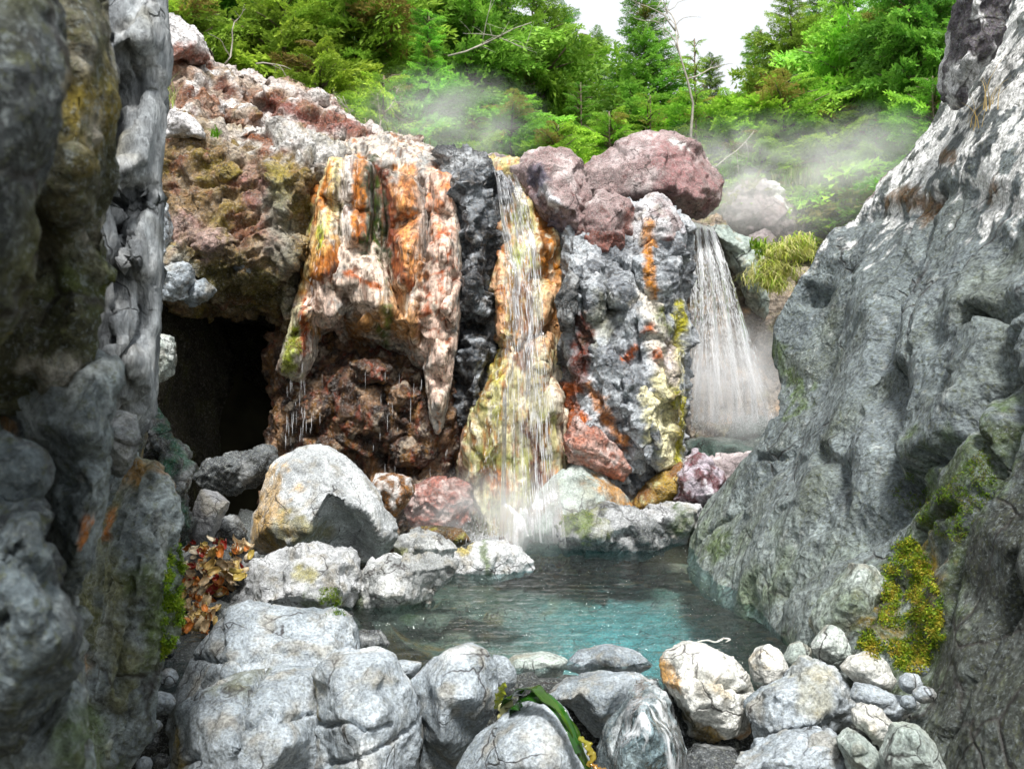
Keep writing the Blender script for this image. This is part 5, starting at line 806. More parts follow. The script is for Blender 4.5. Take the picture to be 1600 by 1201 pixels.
bare('dead_tree', 'slim pale dead trunk beside the thin young hemlock', W(1078, 240, 12.4), (.03, 0, 1), 1.5, 9, 5, r0=.022, depth=2)

# ------------------------------------------------------------------ grass
def grass(name, label, spots, n, length, seed, colr, droop=.6, width=.006, spread=.06):
    rs = np.random.RandomState(seed); V = []; Fq = []; C = []
    for k in range(n):
        b = np.array(spots[rs.randint(len(spots))])+rs.normal(size=3)*spread*np.array((1, .6, .5)); az = rs.uniform(0, 6.28); L_ = length*rs.uniform(.6, 1.25); d = np.array((math.cos(az), math.sin(az)-.4, 0))*rs.uniform(.2, 1)
        w = np.array((-d[1], d[0], 0)); w = w/(np.linalg.norm(w)+1e-6)*width*rs.uniform(.7, 1.3); c = np.array(colr[rs.randint(len(colr))])*rs.uniform(.8, 1.2); o = len(V)
        for j in range(5):
            t = j/4; p = b+d*L_*t*t*.8+np.array((0, 0, L_*(t*.9-droop*t*t))); ww = w*(1-t*.92); V += [p-ww, p+ww]; C += [c, c]
        for j in range(4): Fq.append((o+2*j, o+2*j+1, o+2*j+3, o+2*j+2))
    ob = mesh_obj(name, V, np.array(Fq), M_GRASS, cols=np.array(C)); tag(ob, label, 'grass', 'grass tufts on the rocks', 'stuff' if spread > .075 else None); return ob
YG = [(.60, .66, .14), (.68, .66, .26), (.40, .58, .08), (.78, .72, .40)]
grass('grass_tuft', 'large yellow green grass tuft hanging beside the second falls', [W(x, y, 9.85) for x, y in ((1190, 440), (1200, 420), (1215, 400), (1235, 395), (1225, 430), (1210, 450), (1245, 400), (1250, 385))], 1500, .32, 1, YG, .95, .006, .074)
grass('grass_tuft', 'bright leafy tuft at the top of the hanging grass', [W(x, y, 9.9) for x, y in ((1195, 395), (1185, 385), (1260, 380))], 160, .16, 2, [(.18, .36, .03), (.28, .40, .05)], .6, .010, .05)
grass('grass_tuft', 'pale dry grass tuft on the ledge beside the left cliff', [W(256, 168, 8.35), W(262, 160, 8.4)], 60, .30, 3, [(.45, .48, .22), (.55, .52, .3), (.3, .4, .08)], .3, .005, .035)
grass('grass_tuft', 'small green sprig on the ledge above the brown face', [W(338, 212, 8.25)], 26, .09, 4, [(.18, .42, .03)], .4, .008, .02)
grass('grass_tuft', 'dry orange grass stalks on the upper right cliff', [W(1545, 170, 5.75), W(1520, 200, 5.9)], 14, .34, 5, [(.5, .36, .14)], .35, .0035, .03)
grass('grass_tuft', 'low pale grass along the ridge edge above the curtain', [W(x, y, 9.6) for x, y in ((450, 132), (500, 160), (560, 196), (610, 214), (650, 226))], 90, .12, 6, [(.4, .36, .2), (.25, .3, .1)], .4, .005, .08)
grass('grass_tuft', 'misty pale grass in front of the low conifers', [W(x, 285, 12.3) for x in range(1240, 1400, 16)], 500, .30, 7, [(.26, .34, .08), (.36, .38, .16)], .4, .008, .12)

# moss: short leafy fuzz growing on the rock
def moss(name, label, poly, n, size, colr, seed, top=None):
    rs = np.random.RandomState(seed); V = []; C = []; P = np.array(poly, float); lo, hi = P.min(0), P.max(0); got = 0
    def inside(x, y):
        r = False; j = len(P)-1
        for i in range(len(P)):
            if (P[i, 1] > y) != (P[j, 1] > y) and x < (P[j, 0]-P[i, 0])*(y-P[i, 1])/(P[j, 1]-P[i, 1])+P[i, 0]: r = not r
            j = i
        return r
    for q in range(n*4):
        if got >= n: break
        x, y = rs.uniform(lo, hi)
        if not inside(x, y): continue
        g = perlin(np.array([[x*.035, y*.035, seed]]))[0]+.5*perlin(np.array([[x*.09, y*.09, seed+3.3]]))[0]
        if g < -.12+.3*rs.rand()-.15: continue
        loc, nr = on_view(x, y)
        if loc is None: continue
        got += 1; c0 = np.array(colr[min(len(colr)-1, int(np.clip((g*.8+.5+rs.normal()*.2)*len(colr), 0, len(colr)-.01)))])
        for k in range(5):
            d = np.array(nr)+rs.normal(size=3)*.8+np.array((0, 0, -.2)); d /= np.linalg.norm(d); L_ = size*rs.uniform(.5, 1.4); w = np.cross(d, rs.normal(size=3)); w = w/np.linalg.norm(w)*size*.28; p = np.array(loc)+rs.normal(size=3)*size*.6
            V += [p-w, p+w, p+d*L_]; c = c0*rs.uniform(.7, 1.3); C += [c, c, c]
    o = mesh_obj(name, V, np.arange(len(V)).reshape(-1, 3), M_GRASS, smooth=False, cols=np.array(C)); tag(o, label, 'moss', kind='stuff'); return o
MG = [(.06, .12, .006), (.10, .19, .008), (.16, .26, .012), (.24, .32, .02), (.36, .36, .03), (.34, .27, .03)]
moss('moss', 'bright green and yellow moss patch low on the right cliff', [(1385, 850), (1425, 838), (1450, 870), (1470, 930), (1480, 1000), (1440, 1050), (1400, 1050), (1340, 1010), (1350, 985), (1375, 960), (1380, 900)], 3000, .012, MG, 1)
moss('moss', 'olive moss under the fold of the right cliff', [(1390, 770), (1420, 735), (1480, 760), (1540, 690), (1560, 760), (1500, 850), (1440, 820)], 1500, .007, MG[:3]+[(.14, .14, .03)], 2)
moss('moss', 'green moss along the inner edge of the left slab', [(264, 850), (284, 850), (287, 960), (268, 1010), (250, 1030), (256, 930)], 1000, .009, MG[:4], 3)
moss('moss', 'moss on the low wet rock at the far waterline', [(880, 805), (915, 798), (940, 812), (900, 826), (878, 830)], 350, .011, MG[1:5], 4)
moss('moss', 'moss on the front of the lumpy shore rock', [(498, 920), (528, 915), (536, 960), (500, 962)], 320, .009, MG[:4], 5)
moss('moss', 'yellow green moss on the tail of the mineral curtain', [(450, 520), (470, 520), (472, 580), (440, 580)], 420, .011, [(.22, .26, .03), (.40, .44, .06), (.5, .5, .2)], 6)

# ------------------------------------------------------------------ falling water
def spindles(name, paths, radii, mat, label, cat='water', kind='stuff', sides=3):
    P = np.array(paths, np.float32); n, k, _ = P.shape; R = np.array(radii, np.float32)[:, None]*np.array([.15]+[1.0]*(k-2)+[.15], np.float32)[None]
    ang = np.arange(sides)*2*math.pi/sides; off = np.stack([np.cos(ang), np.sin(ang)*.7, 0*ang], -1).astype(np.float32)
    V = P[:, :, None, :]+R[:, :, None, None]*off[None, None]
    i = np.arange(n)[:, None, None]*(k*sides)+np.arange(k-1)[None, :, None]*sides; s_ = np.arange(sides)[None, None, :]; s2 = (s_+1) % sides
    Fq = np.stack([i+s_, i+s2, i+sides+s2, i+sides+s_], -1).reshape(-1, 4)
    o = mesh_obj(name, V.reshape(-1, 3), Fq, mat); tag(o, label, cat, kind=kind); return o
def sheet_mat():
    m = bpy.data.materials.new('water_sheet'); m.use_nodes = True; t = m.node_tree; L = t.links; t.nodes.clear()
    o = N(t, 'ShaderNodeOutputMaterial'); tr = N(t, 'ShaderNodeBsdfTransparent'); nv = N(t, 'ShaderNodeCombineXYZ', X=0.1, Y=-0.55, Z=0.82)
    df = N(t, 'ShaderNodeBsdfDiffuse'); df.inputs[0].default_value = (0.95, 0.97, 0.99, 1); L.new(nv.outputs[0], df.inputs['Normal'])
    gl = N(t, 'ShaderNodeBsdfGlossy'); gl.inputs['Roughness'].default_value = 0.10
    at = N(t, 'ShaderNodeAttribute', attribute_name='Col'); fac = None; hs = None
    for sc, lo, hi in (((26, 2.2, 1), .44, .66), ((85, 9.0, 1), .36, .62), ((9, 1.2, 1), .30, .55)):
        mp = N(t, 'ShaderNodeMapping'); mp.inputs['Scale'].default_value = sc; L.new(at.outputs['Vector'], mp.inputs[0])
        nz = N(t, 'ShaderNodeTexNoise', Scale=1.0, Detail=3.0, Roughness=.6, Distortion=.3); L.new(mp.outputs[0], nz.inputs['Vector'])
        r = N(t, 'ShaderNodeMapRange'); r.inputs[1].default_value = lo; r.inputs[2].default_value = hi; L.new(nz.outputs[0], r.inputs[0])
        if fac is None: fac = r.outputs[0]; hs = nz.outputs[0]
        else:
            mu = N(t, 'ShaderNodeMath', operation='MULTIPLY'); L.new(fac, mu.inputs[0]); L.new(r.outputs[0], mu.inputs[1]); fac = mu.outputs[0]
    wa = N(t, 'ShaderNodeAttribute', attribute_name='Wet'); mw = N(t, 'ShaderNodeMath', operation='MULTIPLY'); L.new(fac, mw.inputs[0]); L.new(wa.outputs['Fac'], mw.inputs[1])
    bp = N(t, 'ShaderNodeBump', Strength=.6, Distance=.02); L.new(hs, bp.inputs['Height']); L.new(bp.outputs[0], gl.inputs['Normal'])
    fr = N(t, 'ShaderNodeFresnel', IOR=1.33); L.new(bp.outputs[0], fr.inputs['Normal']); a = N(t, 'ShaderNodeMixShader'); L.new(fr.outputs[0], a.inputs[0]); L.new(tr.outputs[0], a.inputs[1]); L.new(gl.outputs[0], a.inputs[2])
    b = N(t, 'ShaderNodeMixShader'); L.new(mw.outputs[0], b.inputs[0]); L.new(a.outputs[0], b.inputs[1]); L.new(df.outputs[0], b.inputs[2]); L.new(b.outputs[0], o.inputs['Surface'])
    return m
M_SHEET = sheet_mat()
def film_mat():
    m = bpy.data.materials.new('water_film'); m.use_nodes = True; t = m.node_tree; L = t.links; t.nodes.clear(); o = N(t, 'ShaderNodeOutputMaterial'); tr = N(t, 'ShaderNodeBsdfTransparent'); tr.inputs[0].default_value = (.86, .93, .95, 1)
    gl = N(t, 'ShaderNodeBsdfGlossy'); gl.inputs['Roughness'].default_value = .06; df = N(t, 'ShaderNodeBsdfDiffuse'); df.inputs[0].default_value = (.9, .94, .97, 1); tc = N(t, 'ShaderNodeTexCoord'); mp = N(t, 'ShaderNodeMapping'); mp.inputs['Scale'].default_value = (1, 1, .35); L.new(tc.outputs['Object'], mp.inputs[0])
    nz = N(t, 'ShaderNodeTexNoise', Scale=42.0, Detail=4.0, Distortion=.6); L.new(mp.outputs[0], nz.inputs['Vector']); bp = N(t, 'ShaderNodeBump', Strength=.7, Distance=.02); L.new(nz.outputs[0], bp.inputs['Height']); L.new(bp.outputs[0], gl.inputs['Normal'])
    fr = N(t, 'ShaderNodeFresnel', IOR=1.38); L.new(bp.outputs[0], fr.inputs['Normal']); a = N(t, 'ShaderNodeMixShader'); L.new(fr.outputs[0], a.inputs[0]); L.new(tr.outputs[0], a.inputs[1]); L.new(gl.outputs[0], a.inputs[2])
    n2 = N(t, 'ShaderNodeTexNoise', Scale=17.0, Detail=5.0, Roughness=.65, Distortion=.8); L.new(mp.outputs[0], n2.inputs['Vector']); r = N(t, 'ShaderNodeMapRange'); r.inputs[1].default_value = .5; r.inputs[2].default_value = .66; r.inputs[4].default_value = .75; L.new(n2.outputs[0], r.inputs[0])
    wa = N(t, 'ShaderNodeAttribute', attribute_name='Wet'); mw = N(t, 'ShaderNodeMath', operation='MULTIPLY'); L.new(r.outputs[0], mw.inputs[0]); L.new(wa.outputs['Fac'], mw.inputs[1])
    b = N(t, 'ShaderNodeMixShader'); L.new(mw.outputs[0], b.inputs[0]); L.new(a.outputs[0], b.inputs[1]); L.new(df.outputs[0], b.inputs[2]); L.new(b.outputs[0], o.inputs['Surface']); return m
def sheet(name, G, label, parent, dens):
    """a curved sheet of water given as a grid of points (down, across)"""
    G = np.array(G, np.float32); nt_, nu = G.shape[:2]; tt, uu = np.meshgrid(np.linspace(0, 1, nt_), np.linspace(0, 1, nu), indexing='ij')
    ii = np.arange((nt_-1)*(nu-1)); r_, c_ = ii//(nu-1), ii % (nu-1); a_ = r_*nu+c_
    me_c = np.stack([uu.ravel(), tt.ravel(), 0*uu.ravel()+.5], 1); o = mesh_obj(name, G.reshape(-1, 3), np.stack([a_, a_+1, a_+nu+1, a_+nu], 1), M_SHEET, cols=me_c, wet=np.array(dens, np.float32).ravel()); o.parent = parent; return o
FALL1 = empty('waterfall', (0, 0, 0)); tag(FALL1, 'main waterfall running in white threads down the yellow mineral column', 'waterfall')
FALL2 = empty('waterfall', (0, 0, 0)); tag(FALL2, 'second waterfall fanning out in white spray beside the right cliff', 'waterfall')
G = []; D = []
for j, t in enumerate(np.linspace(0, 1, 80)):
    y = 252+584*t; xl = np.interp(y, [252, 300, 400, 500, 600, 700, 836], [772, 778, 790, 790, 786, 784, 782]); xr = np.interp(y, [252, 300, 400, 500, 600, 700, 836], [806, 826, 842, 850, 856, 866, 880]); row = []; dr = []
    for u in np.linspace(0, 1, 34):
        x = xl+(xr-xl)*u; wx_, wz_ = (x-800)/F*8.1, CZ-(y-600.5)/F*8.1; loc, nr, ob = hit_from((wx_, 6.9, wz_), (0, 1, 0)); row.append([wx_, (loc.y if loc and loc.y < 9 else 8.5), wz_]); dr.append(min(1, u*6, (1-u)*6)*(.26+.26*t)*(1.25 if u > .45 else .7))
    G.append(row); D.append(dr)
G = np.array(G)
G[:, :, 1] = np.minimum.accumulate(G[:, :, 1]+np.linspace(0, .0, 80)[:, None], axis=0)
for _ in range(3): G[1:-1, :, 1] = np.minimum(G[1:-1, :, 1], (G[:-2, :, 1]+G[2:, :, 1])/2); G[:, 1:-1, 1] = (G[:, :-2, 1]+2*G[:, 1:-1, 1]+G[:, 2:, 1])/4
G[:, :, 1] -= .018
sheet('water_sheet', G, '', FALL1, D)
G = []; D = []
for t in np.linspace(0, 1, 60):
    row = []; dr = []
    for u in np.linspace(0, 1, 40):
        x0 = 1074+40*u; x1 = 1084+126*u; k = t**.75; x = x0+(x1-x0)*(k*(.75+.25*k)); y = 344+12*u+(316-12*u)*t; row.append(W(x, y, 10.17+.05*u-.72*math.sqrt(t)-.04*math.sin(u*25+t*9)*(.3+t))); dr.append(min(1, u*8+.2, (1-u)*8+.2)*(1.0 if u > .5 else .7))
    G.append(row); D.append(dr)
sheet('water_sheet', G, '', FALL2, D)
rs = np.random.RandomState(77); paths = []; rad = []
TR = [([(782, 250), (790, 300), (800, 360), (812, 430), (822, 520), (826, 600), (832, 700), (842, 830)], 9, 420, .0032), ([(800, 255), (818, 310), (830, 370), (836, 450), (840, 540), (846, 640), (852, 740), (856, 835)], 8, 420, .0032), ([(790, 380), (796, 460), (800, 560), (798, 660), (804, 760), (800, 835)], 10, 200, .0026),
      ([(812, 380), (816, 450), (812, 560)], 14, 150, .003), ([(772, 600), (768, 680), (764, 760), (756, 835)], 8, 120, .0028), ([(520, 262), (510, 330), (500, 410), (480, 480), (466, 560)], 6, 70, .0018), ([(1062, 420), (1064, 520), (1066, 640), (1060, 720)], 4, 60, .002), ([(744, 640), (738, 720), (734, 820)], 5, 50, .002)]
for pts, wd, n, r in TR:
    pts = np.array(pts, float); ts = np.linspace(0, 1, len(pts))
    for q in range(int(n*.8)):
        t0 = rs.rand()*.97; ln = rs.uniform(.012, .05); off = (rs.normal()*.35+rs.choice([-1.3, -.75, -.2, .3, .8, 1.4]))*wd+3*math.sin(t0*17+q % 3); row = []
        for t in np.linspace(t0, min(1, t0+ln), 4):
            x = np.interp(t, ts, pts[:, 0])+off*(.6+.6*t); y = np.interp(t, ts, pts[:, 1])
            wx_, wz_ = (x-800)/F*8.1, CZ-(y-600.5)/F*8.1
            loc, nr, ob = hit_from((wx_, 6.9, wz_), (0, 1, 0)); row.append((wx_, (loc.y if loc and loc.y < 9 else 8.2)-.012-rs.rand()*.02, wz_))
        row = np.array(row); row[:, 1] = np.minimum.accumulate(row[:, 1]); paths.append(row); rad.append(r*rs.uniform(.25, 1.15))
spindles('falling_drops', paths, rad, M_FALLS, None, None, 'stuff').parent = FALL1
paths = []; rad = []
for q in range(130):
    x = rs.choice([rs.uniform(436, 490), rs.uniform(490, 640), rs.uniform(640, 700), 456+rs.normal()*6, 472+rs.normal()*3]); top = rs.uniform(520, 600); y0 = rs.uniform(560, 740); Yd = rs.uniform(7.95, 8.5); L_ = rs.uniform(.03, .16)
    X, _, Z = W(x, y0, Yd); paths.append([(X, Yd, Z-L_*t) for t in np.linspace(0, 1, 4)]); rad.append(rs.uniform(.0008, .0020))
spindles('dripping_water', paths, rad, M_FALLS, 'thin drips falling from the lower edge of the mineral curtain', 'water')
paths = []; rad = []
strands = np.concatenate([rs.uniform(0, 1, 22), .6+.4*rs.rand(10), .1*rs.rand(4)]); sw = rs.uniform(.3, 1.4, len(strands)); sw /= sw.sum()
for q in range(3500):
    si = rs.choice(len(strands), p=sw); t0 = rs.rand()**.9*.985
    u = strands[si]+rs.normal()*(.010+.035*t0)+.02*math.sin(t0*14+si*2.1) if rs.rand() < .78 else rs.uniform(-.02, 1.04)
    x0 = 1076+36*u; x1 = 1086+122*u+rs.normal()*3; dt = rs.uniform(.006, .035); Y0, Y1 = 10.15+.05*u, 9.45
    row = []
    for t in np.linspace(t0, min(t0+dt, 1), 3):
        k = t**.75; x = x0+(x1-x0)*(k*(.75+.25*k)); y = 346+12*u+(312-12*u)*t; Yd = Y0+(Y1-Y0)*math.sqrt(t)-.05*math.sin(u*25+t*9)*.5; row.append(W(x, y, Yd))
    paths.append(row); rad.append(rs.uniform(.0010, .0042)*(1.2-.4*t0))
spindles('falling_drops', paths, rad, M_FALLS, None, None, 'stuff').parent = FALL2
G = []; D = []; ok = True
for t in np.linspace(0, 1, 40):
    row = []; dr = []; y = 1060+150*t; xl, xr = 992-44*t, 1040+38*t
    for u in np.linspace(0, 1, 24):
        loc, nr = on_view(xl+(xr-xl)*u, y); p = np.array(loc)+np.array(nr)*.006 if loc is not None else np.array(W(xl+(xr-xl)*u, y, 3.7)); row.append(p); dr.append(min(1, u*5, (1-u)*5))
    G.append(row); D.append(dr)
G = np.array(G); G[:, :, 1] = np.minimum(G[:, :, 1], 4.3)
for _ in range(6): G[1:-1] = np.where((G[:-2]+G[2:])[..., 1:2]/2 < G[1:-1][..., 1:2]+.3, (G[:-2]+2*G[1:-1]+G[2:])/4, G[1:-1]); G[:, 1:-1] = (G[:, :-2]+2*G[:, 1:-1]+G[:, 2:])/4
G[:, :, 1] -= .012
o = sheet('cascade', G, '', None, D); o.data.materials.clear(); o.data.materials.append(film_mat()); tag(o, 'small cascade sliding over the wet rock beside the white boulder', 'water', kind='stuff')
# splash foam
def drops(name, centres, radii, mat, label):
    a = np.array([(1, 0, 0), (-1, 0, 0), (0, 1, 0), (0, -1, 0), (0, 0, 1), (0, 0, -1)], np.float32); f = np.array([(0, 2, 4), (2, 1, 4), (1, 3, 4), (3, 0, 4), (2, 0, 5), (1, 2, 5), (3, 1, 5), (0, 3, 5)])
    Cn = np.array(centres, np.float32); V = Cn[:, None, :]+a[None]*np.array(radii, np.float32)[:, None, None]; Fq = (np.arange(len(Cn))[:, None, None]*6+f[None]).reshape(-1, 3)
    o = mesh_obj(name, V.reshape(-1, 3), Fq, mat); tag(o, label, 'water', kind='stuff'); return o
cs = []; rr = []
for q in range(5000):
    x = rs.normal(.03, .24); y = 8.0+rs.normal()*.07; z = abs(rs.normal())*.035*math.exp(-abs(x-.1)*1.2)+.004
    if rs.rand() < .3: z += rs.rand()**2*.16
    cs.append((x, y, z)); rr.append(rs.uniform(.0016, .0050))
drops('splash', cs, rr, M_FOAM, 'white splash and foam where the main falls meet the pool')
cs = []; rr = []
for q in range(2600):
    x, y, z = W(rs.uniform(1080, 1212), 666+rs.normal()*8, 9.35+rs.normal()*.12); cs.append((x, y, z+abs(rs.normal())*.07)); rr.append(rs.uniform(.0015, .0042))
drops('splash', cs, rr, M_FOAM, 'spray at the foot of the second falls')

# ------------------------------------------------------------------ kelp and scraps
def ribbon(pts, widths, colr, ruffle=.15, thick=.003, seed=0, nrm=None, name='blade', parent=None, mat=None, nseg=40, roll=0.0):
    rs = np.random.RandomState(seed); pts = np.array(pts, float); d = np.concatenate([[0], np.cumsum(np.linalg.norm(np.diff(pts, axis=0), axis=1))]); t = np.linspace(0, 1, nseg)
    C = np.stack([np.interp(t*d[-1], d, pts[:, k]) for k in range(3)], 1)
    for _ in range(3): C[1:-1] = (C[:-2]+2*C[1:-1]+C[2:])/4
    Tn = np.gradient(C, axis=0); Tn /= np.linalg.norm(Tn, axis=1)[:, None]; up = np.array(nrm if nrm is not None else (0, -.4, 1.)); S_ = np.cross(Tn, up); S_ /= np.linalg.norm(S_, axis=1)[:, None]; U = np.cross(S_, Tn)
    if roll: S_, U = S_*math.cos(roll)+U*math.sin(roll), U*math.cos(roll)-S_*math.sin(roll)
    wv = np.interp(t, np.linspace(0, 1, len(widths)), widths); V = []; Cc = []; m = 7
    ph = rs.uniform(0, 6, 2)
    for side in (0, 1):
        for i in range(nseg):
            for j in range(m):
                s_ = j/(m-1)*2-1; ru = ruffle*wv[i]*abs(s_)**2*(math.sin(t[i]*24+ph[0 if s_ < 0 else 1])+.5*math.sin(t[i]*47+ph[1]))
                V.append(C[i]+S_[i]*wv[i]*s_*.5+U[i]*(ru-.12*wv[i]*s_*s_-thick*side)); k = t[i]; Cc.append(np.array(colr[0])*(1-k)+np.array(colr[1])*k)
    n = nseg*m; Fq = []
    for i in range(nseg-1):
        for j in range(m-1):
            a = i*m+j; Fq.append((a, a+1, a+m+1, a+m)); Fq.append((n+a, n+a+m, n+a+m+1, n+a+1))
        for j in (0, m-1):
            a = i*m+j; Fq.append((a, a+m, n+a+m, n+a))
    o = mesh_obj(name, V, np.array(Fq), mat or M_KELP, cols=np.array(Cc)); o.parent = parent; return o
kelp = empty('kelp', W(850, 1100, 3.15)); tag(kelp, 'glossy green kelp draped over the rounded rock at the bottom centre', 'seaweed')
KG, KL = (.02, .09, .008), (.30, .34, .03)
for i, (pts, wd, cc, ro) in enumerate([([(782, 1120, 3.38), (792, 1092, 3.3), (812, 1074, 3.2), (836, 1072, 3.12), (862, 1090, 3.08), (884, 1118, 3.05), (902, 1150, 3.03), (918, 1190, 3.02), (930, 1240, 3.02)], [.02, .032, .04, .04, .036, .034, .03, .032, .025], (KG, (.06, .12, .01)), .2),
        ([(800, 1120, 3.3), (806, 1096, 3.22), (826, 1084, 3.14), (850, 1086, 3.1), (874, 1108, 3.06), (892, 1140, 3.03), (904, 1176, 3.01)], [.03, .05, .045, .04, .035, .03, .02], ((.03, .13, .01), KG), -.5), ([(776, 1105, 3.4), (782, 1080, 3.36), (786, 1066, 3.34)], [.02, .035, .02], (KL, KL), .5), ([(800, 1092, 3.3), (786, 1100, 3.32), (782, 1130, 3.34), (770, 1142, 3.34)], [.04, .035, .03, .01], ((.4, .42, .2), (.5, .45, .2)), .3),
        ([(905, 1150, 3.0), (918, 1160, 2.99), (926, 1180, 2.98), (918, 1196, 2.98)], [.012, .026, .022, .012], ((.22, .22, .02), (.26, .18, .02)), 0), ([(760, 1160, 3.25), (776, 1146, 3.24), (798, 1130, 3.22)], [.012, .02, .012], (KG, KG), 0), ([(922, 1190, 2.98), (936, 1200, 2.97), (948, 1200, 2.97)], [.01, .016, .006], ((.3, .15, .02), (.3, .16, .03)), 0)]):
    b_ = ribbon([W(*p) for p in pts], wd, cc, seed=i, parent=kelp, roll=ro, ruffle=.22); b_.location = -kelp.location
b_ = ribbon([(p[0], p[1], .006) for p in (W(1090, 1002, 4.88), W(1105, 1000, 4.9), W(1120, 1004, 4.86), W(1130, 996, 4.94), W(1142, 998, 4.92), W(1134, 1004, 4.86))], [.006, .010, .012, .012, .008, .004], ((.7, .72, .66), (.75, .75, .7)), thick=.002, name='seaweed_strand', mat=M_SCRAP); tag(b_, 'pale strand of weed floating on the pool left of the pointed stone', 'seaweed')
SC = [((.72, .56, .34), 'tan'), ((.85, .76, .58), 'cream'), ((.75, .30, .07), 'orange brown'), ((.60, .46, .12), 'olive brown'), ((.50, .07, .05), 'dark red'), ((.74, .54, .20), 'golden')]
SCRAP = []
for k, (cc, nm) in enumerate(SC):
    for v in range(2):
        rs2 = np.random.RandomState(k*7+v); V = []; Cc = []; n = 6; cu = rs2.uniform(.8, 2.4); tw = rs2.uniform(-1, 1)
        for side in (0, 1):
            for i in range(n):
                for j in range(n):
                    a, b = i/(n-1)*2-1, j/(n-1)*2-1; rr_ = 1-.25*rs2.rand()*(abs(a) > .9 or abs(b) > .9); x = .042*a*rr_; y = .026*b*rr_*(1-.3*a*a)
                    V.append((x, y, .020*cu*(b*b*.6+a*a*.5)+.012*tw*a*b-.0016*side)); Cc.append(np.array(cc)*rs2.uniform(.75, 1.2))
        Fq = []; N2 = n*n
        for i in range(n-1):
            for j in range(n-1):
                a = i*n+j; Fq += [(a, a+1, a+n+1, a+n), (N2+a, N2+a+n, N2+a+n+1, N2+a+1)]
        for i in range(n-1):
            for a, b in ((i, i+1), (i*n, (i+1)*n), (i*n+n-1, (i+1)*n+n-1), ((n-1)*n+i, (n-1)*n+i+1)): Fq.append((a, b, N2+b, N2+a))
        SCRAP.append((mesh_obj('kelp_scrap', V, np.array(Fq), M_SCRAP, cols=np.array(Cc)), nm))
rs = np.random.RandomState(21); poly = [(290, 856), (350, 838), (412, 872), (380, 905), (350, 925), (322, 985), (292, 992)]
first = set(); placed = 0
for q in range(900):
    if placed >= 190: break
    t = rs.rand(); y = 846+t**.9*144; xr = np.interp(y, [846, 872, 905, 925, 985], [380, 404, 376, 352, 322]); x = rs.uniform(290, xr)
    loc, nr = on_view(x, y)
    if loc is None or not 4.6 < loc.y < 6.6: continue
    k = rs.choice(12, p=np.array([2, 2, 2.2, 2.2, 2, 2, .7, .7, .45, .45, 1.4, 1.4])/17.5); src, nm = SCRAP[k]
    ob = src if k not in first else src.copy()
    if k in first: col.objects.link(ob)
    first.add(k); n_ = Vector(nr); n_ = (n_+Vector((0, -.5, .6))).normalized(); ob.rotation_mode = 'QUATERNION'; ob.rotation_quaternion = n_.to_track_quat('Z', 'Y') @ Vector((0, 0, 1)).rotation_difference(Vector((rs.normal()*.5, rs.normal()*.5, 1))) @ __import__('mathutils').Quaternion((0, 0, 1), rs.uniform(0, 6.28))
    ob.location = loc+n_*rs.uniform(.004, .035); s_ = rs.uniform(.5, 1.05); ob.scale = (s_, s_, s_)
    tag(ob, 'curled '+nm+' kelp scrap in the heap between left cliff and shore rock', 'kelp scrap', nm+' kelp scraps in the crevice'); placed += 1
for k, (src, nm) in enumerate(SCRAP):
    if k not in first: bpy.data.objects.remove(src)

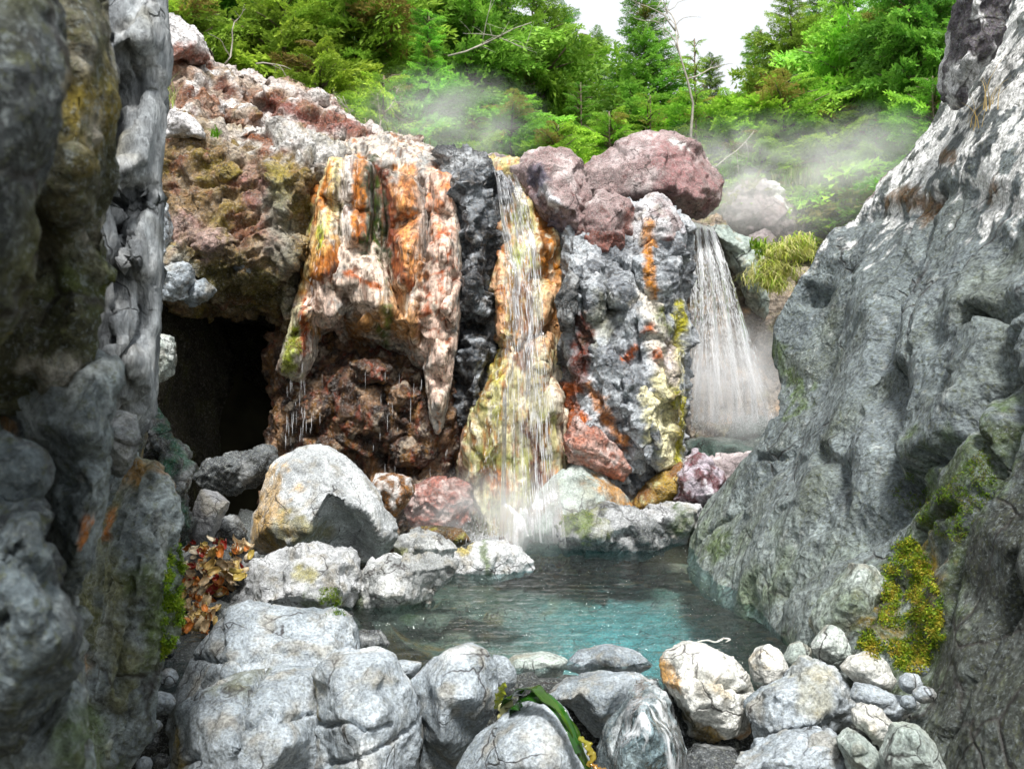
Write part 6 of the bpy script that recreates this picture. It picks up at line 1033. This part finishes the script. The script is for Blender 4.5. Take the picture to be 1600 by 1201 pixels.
# ------------------------------------------------------------------ steam
def steam_mat(dens, seed):
    m = bpy.data.materials.new('steam'); m.use_nodes = True; t = m.node_tree; L = t.links; t.nodes.clear(); o = N(t, 'ShaderNodeOutputMaterial'); pv = N(t, 'ShaderNodeVolumePrincipled')
    pv.inputs['Color'].default_value = (.99, .99, 1, 1); pv.inputs['Anisotropy'].default_value = 0.0
    tc = N(t, 'ShaderNodeTexCoord'); ln = N(t, 'ShaderNodeVectorMath', operation='LENGTH'); L.new(tc.outputs['Object'], ln.inputs[0])
    fo = N(t, 'ShaderNodeMapRange'); fo.interpolation_type = 'SMOOTHSTEP'; fo.inputs[1].default_value = 1.0; fo.inputs[2].default_value = .15; fo.inputs[3].default_value = 0; fo.inputs[4].default_value = 1; L.new(ln.outputs['Value'], fo.inputs[0])
    mp = N(t, 'ShaderNodeMapping'); mp.inputs['Location'].default_value = (seed*3.1, seed*1.7, 0); mp.inputs['Scale'].default_value = (1.6, 1.2, 1.2); L.new(tc.outputs['Object'], mp.inputs[0])
    nz = N(t, 'ShaderNodeTexNoise', Scale=1.6, Detail=3.0, Roughness=.55, Distortion=.8); L.new(mp.outputs[0], nz.inputs['Vector'])
    nr = N(t, 'ShaderNodeMapRange'); nr.inputs[1].default_value = .34; nr.inputs[2].default_value = .66; L.new(nz.outputs[0], nr.inputs[0])
    m1 = N(t, 'ShaderNodeMath', operation='MULTIPLY'); L.new(fo.outputs[0], m1.inputs[0]); L.new(nr.outputs[0], m1.inputs[1]); m2 = N(t, 'ShaderNodeMath', operation='MULTIPLY'); m2.inputs[1].default_value = dens; L.new(m1.outputs[0], m2.inputs[0]); L.new(m2.outputs[0], pv.inputs['Density'])
    L.new(pv.outputs[0], o.inputs['Volume']); return m
def ico():
    import bmesh
    b = bmesh.new(); bmesh.ops.create_icosphere(b, subdivisions=3, radius=1.0); me = bpy.data.meshes.new('steam'); b.to_mesh(me); b.free(); return me
for i, (px, py, Y, r, dn, lb) in enumerate([(1190, 285, 11.0, (1.7, .8, .85), 1.8, 'white steam drifting above the second falls'), (1370, 235, 11.2, (1.0, .6, .6), 1.3, 'thin steam against the dark trees by the right cliff'), (690, 195, 10.6, (1.3, .6, .7), 1.5, 'thin steam rising in front of the trees above the main falls'), (800, 800, 7.6, (1.0, .45, .42), 2.4, 'low steam over the pool at the splash'), (1150, 600, 9.2, (.75, .32, .75), 5.5, 'spray mist in front of the second falls')]):
    me = ico(); me.materials.append(steam_mat(dn, i+1)); o = bpy.data.objects.new('steam', me); col.objects.link(o); o.location = W(px, py, Y); o.scale = r; tag(o, lb, 'steam', kind='stuff')
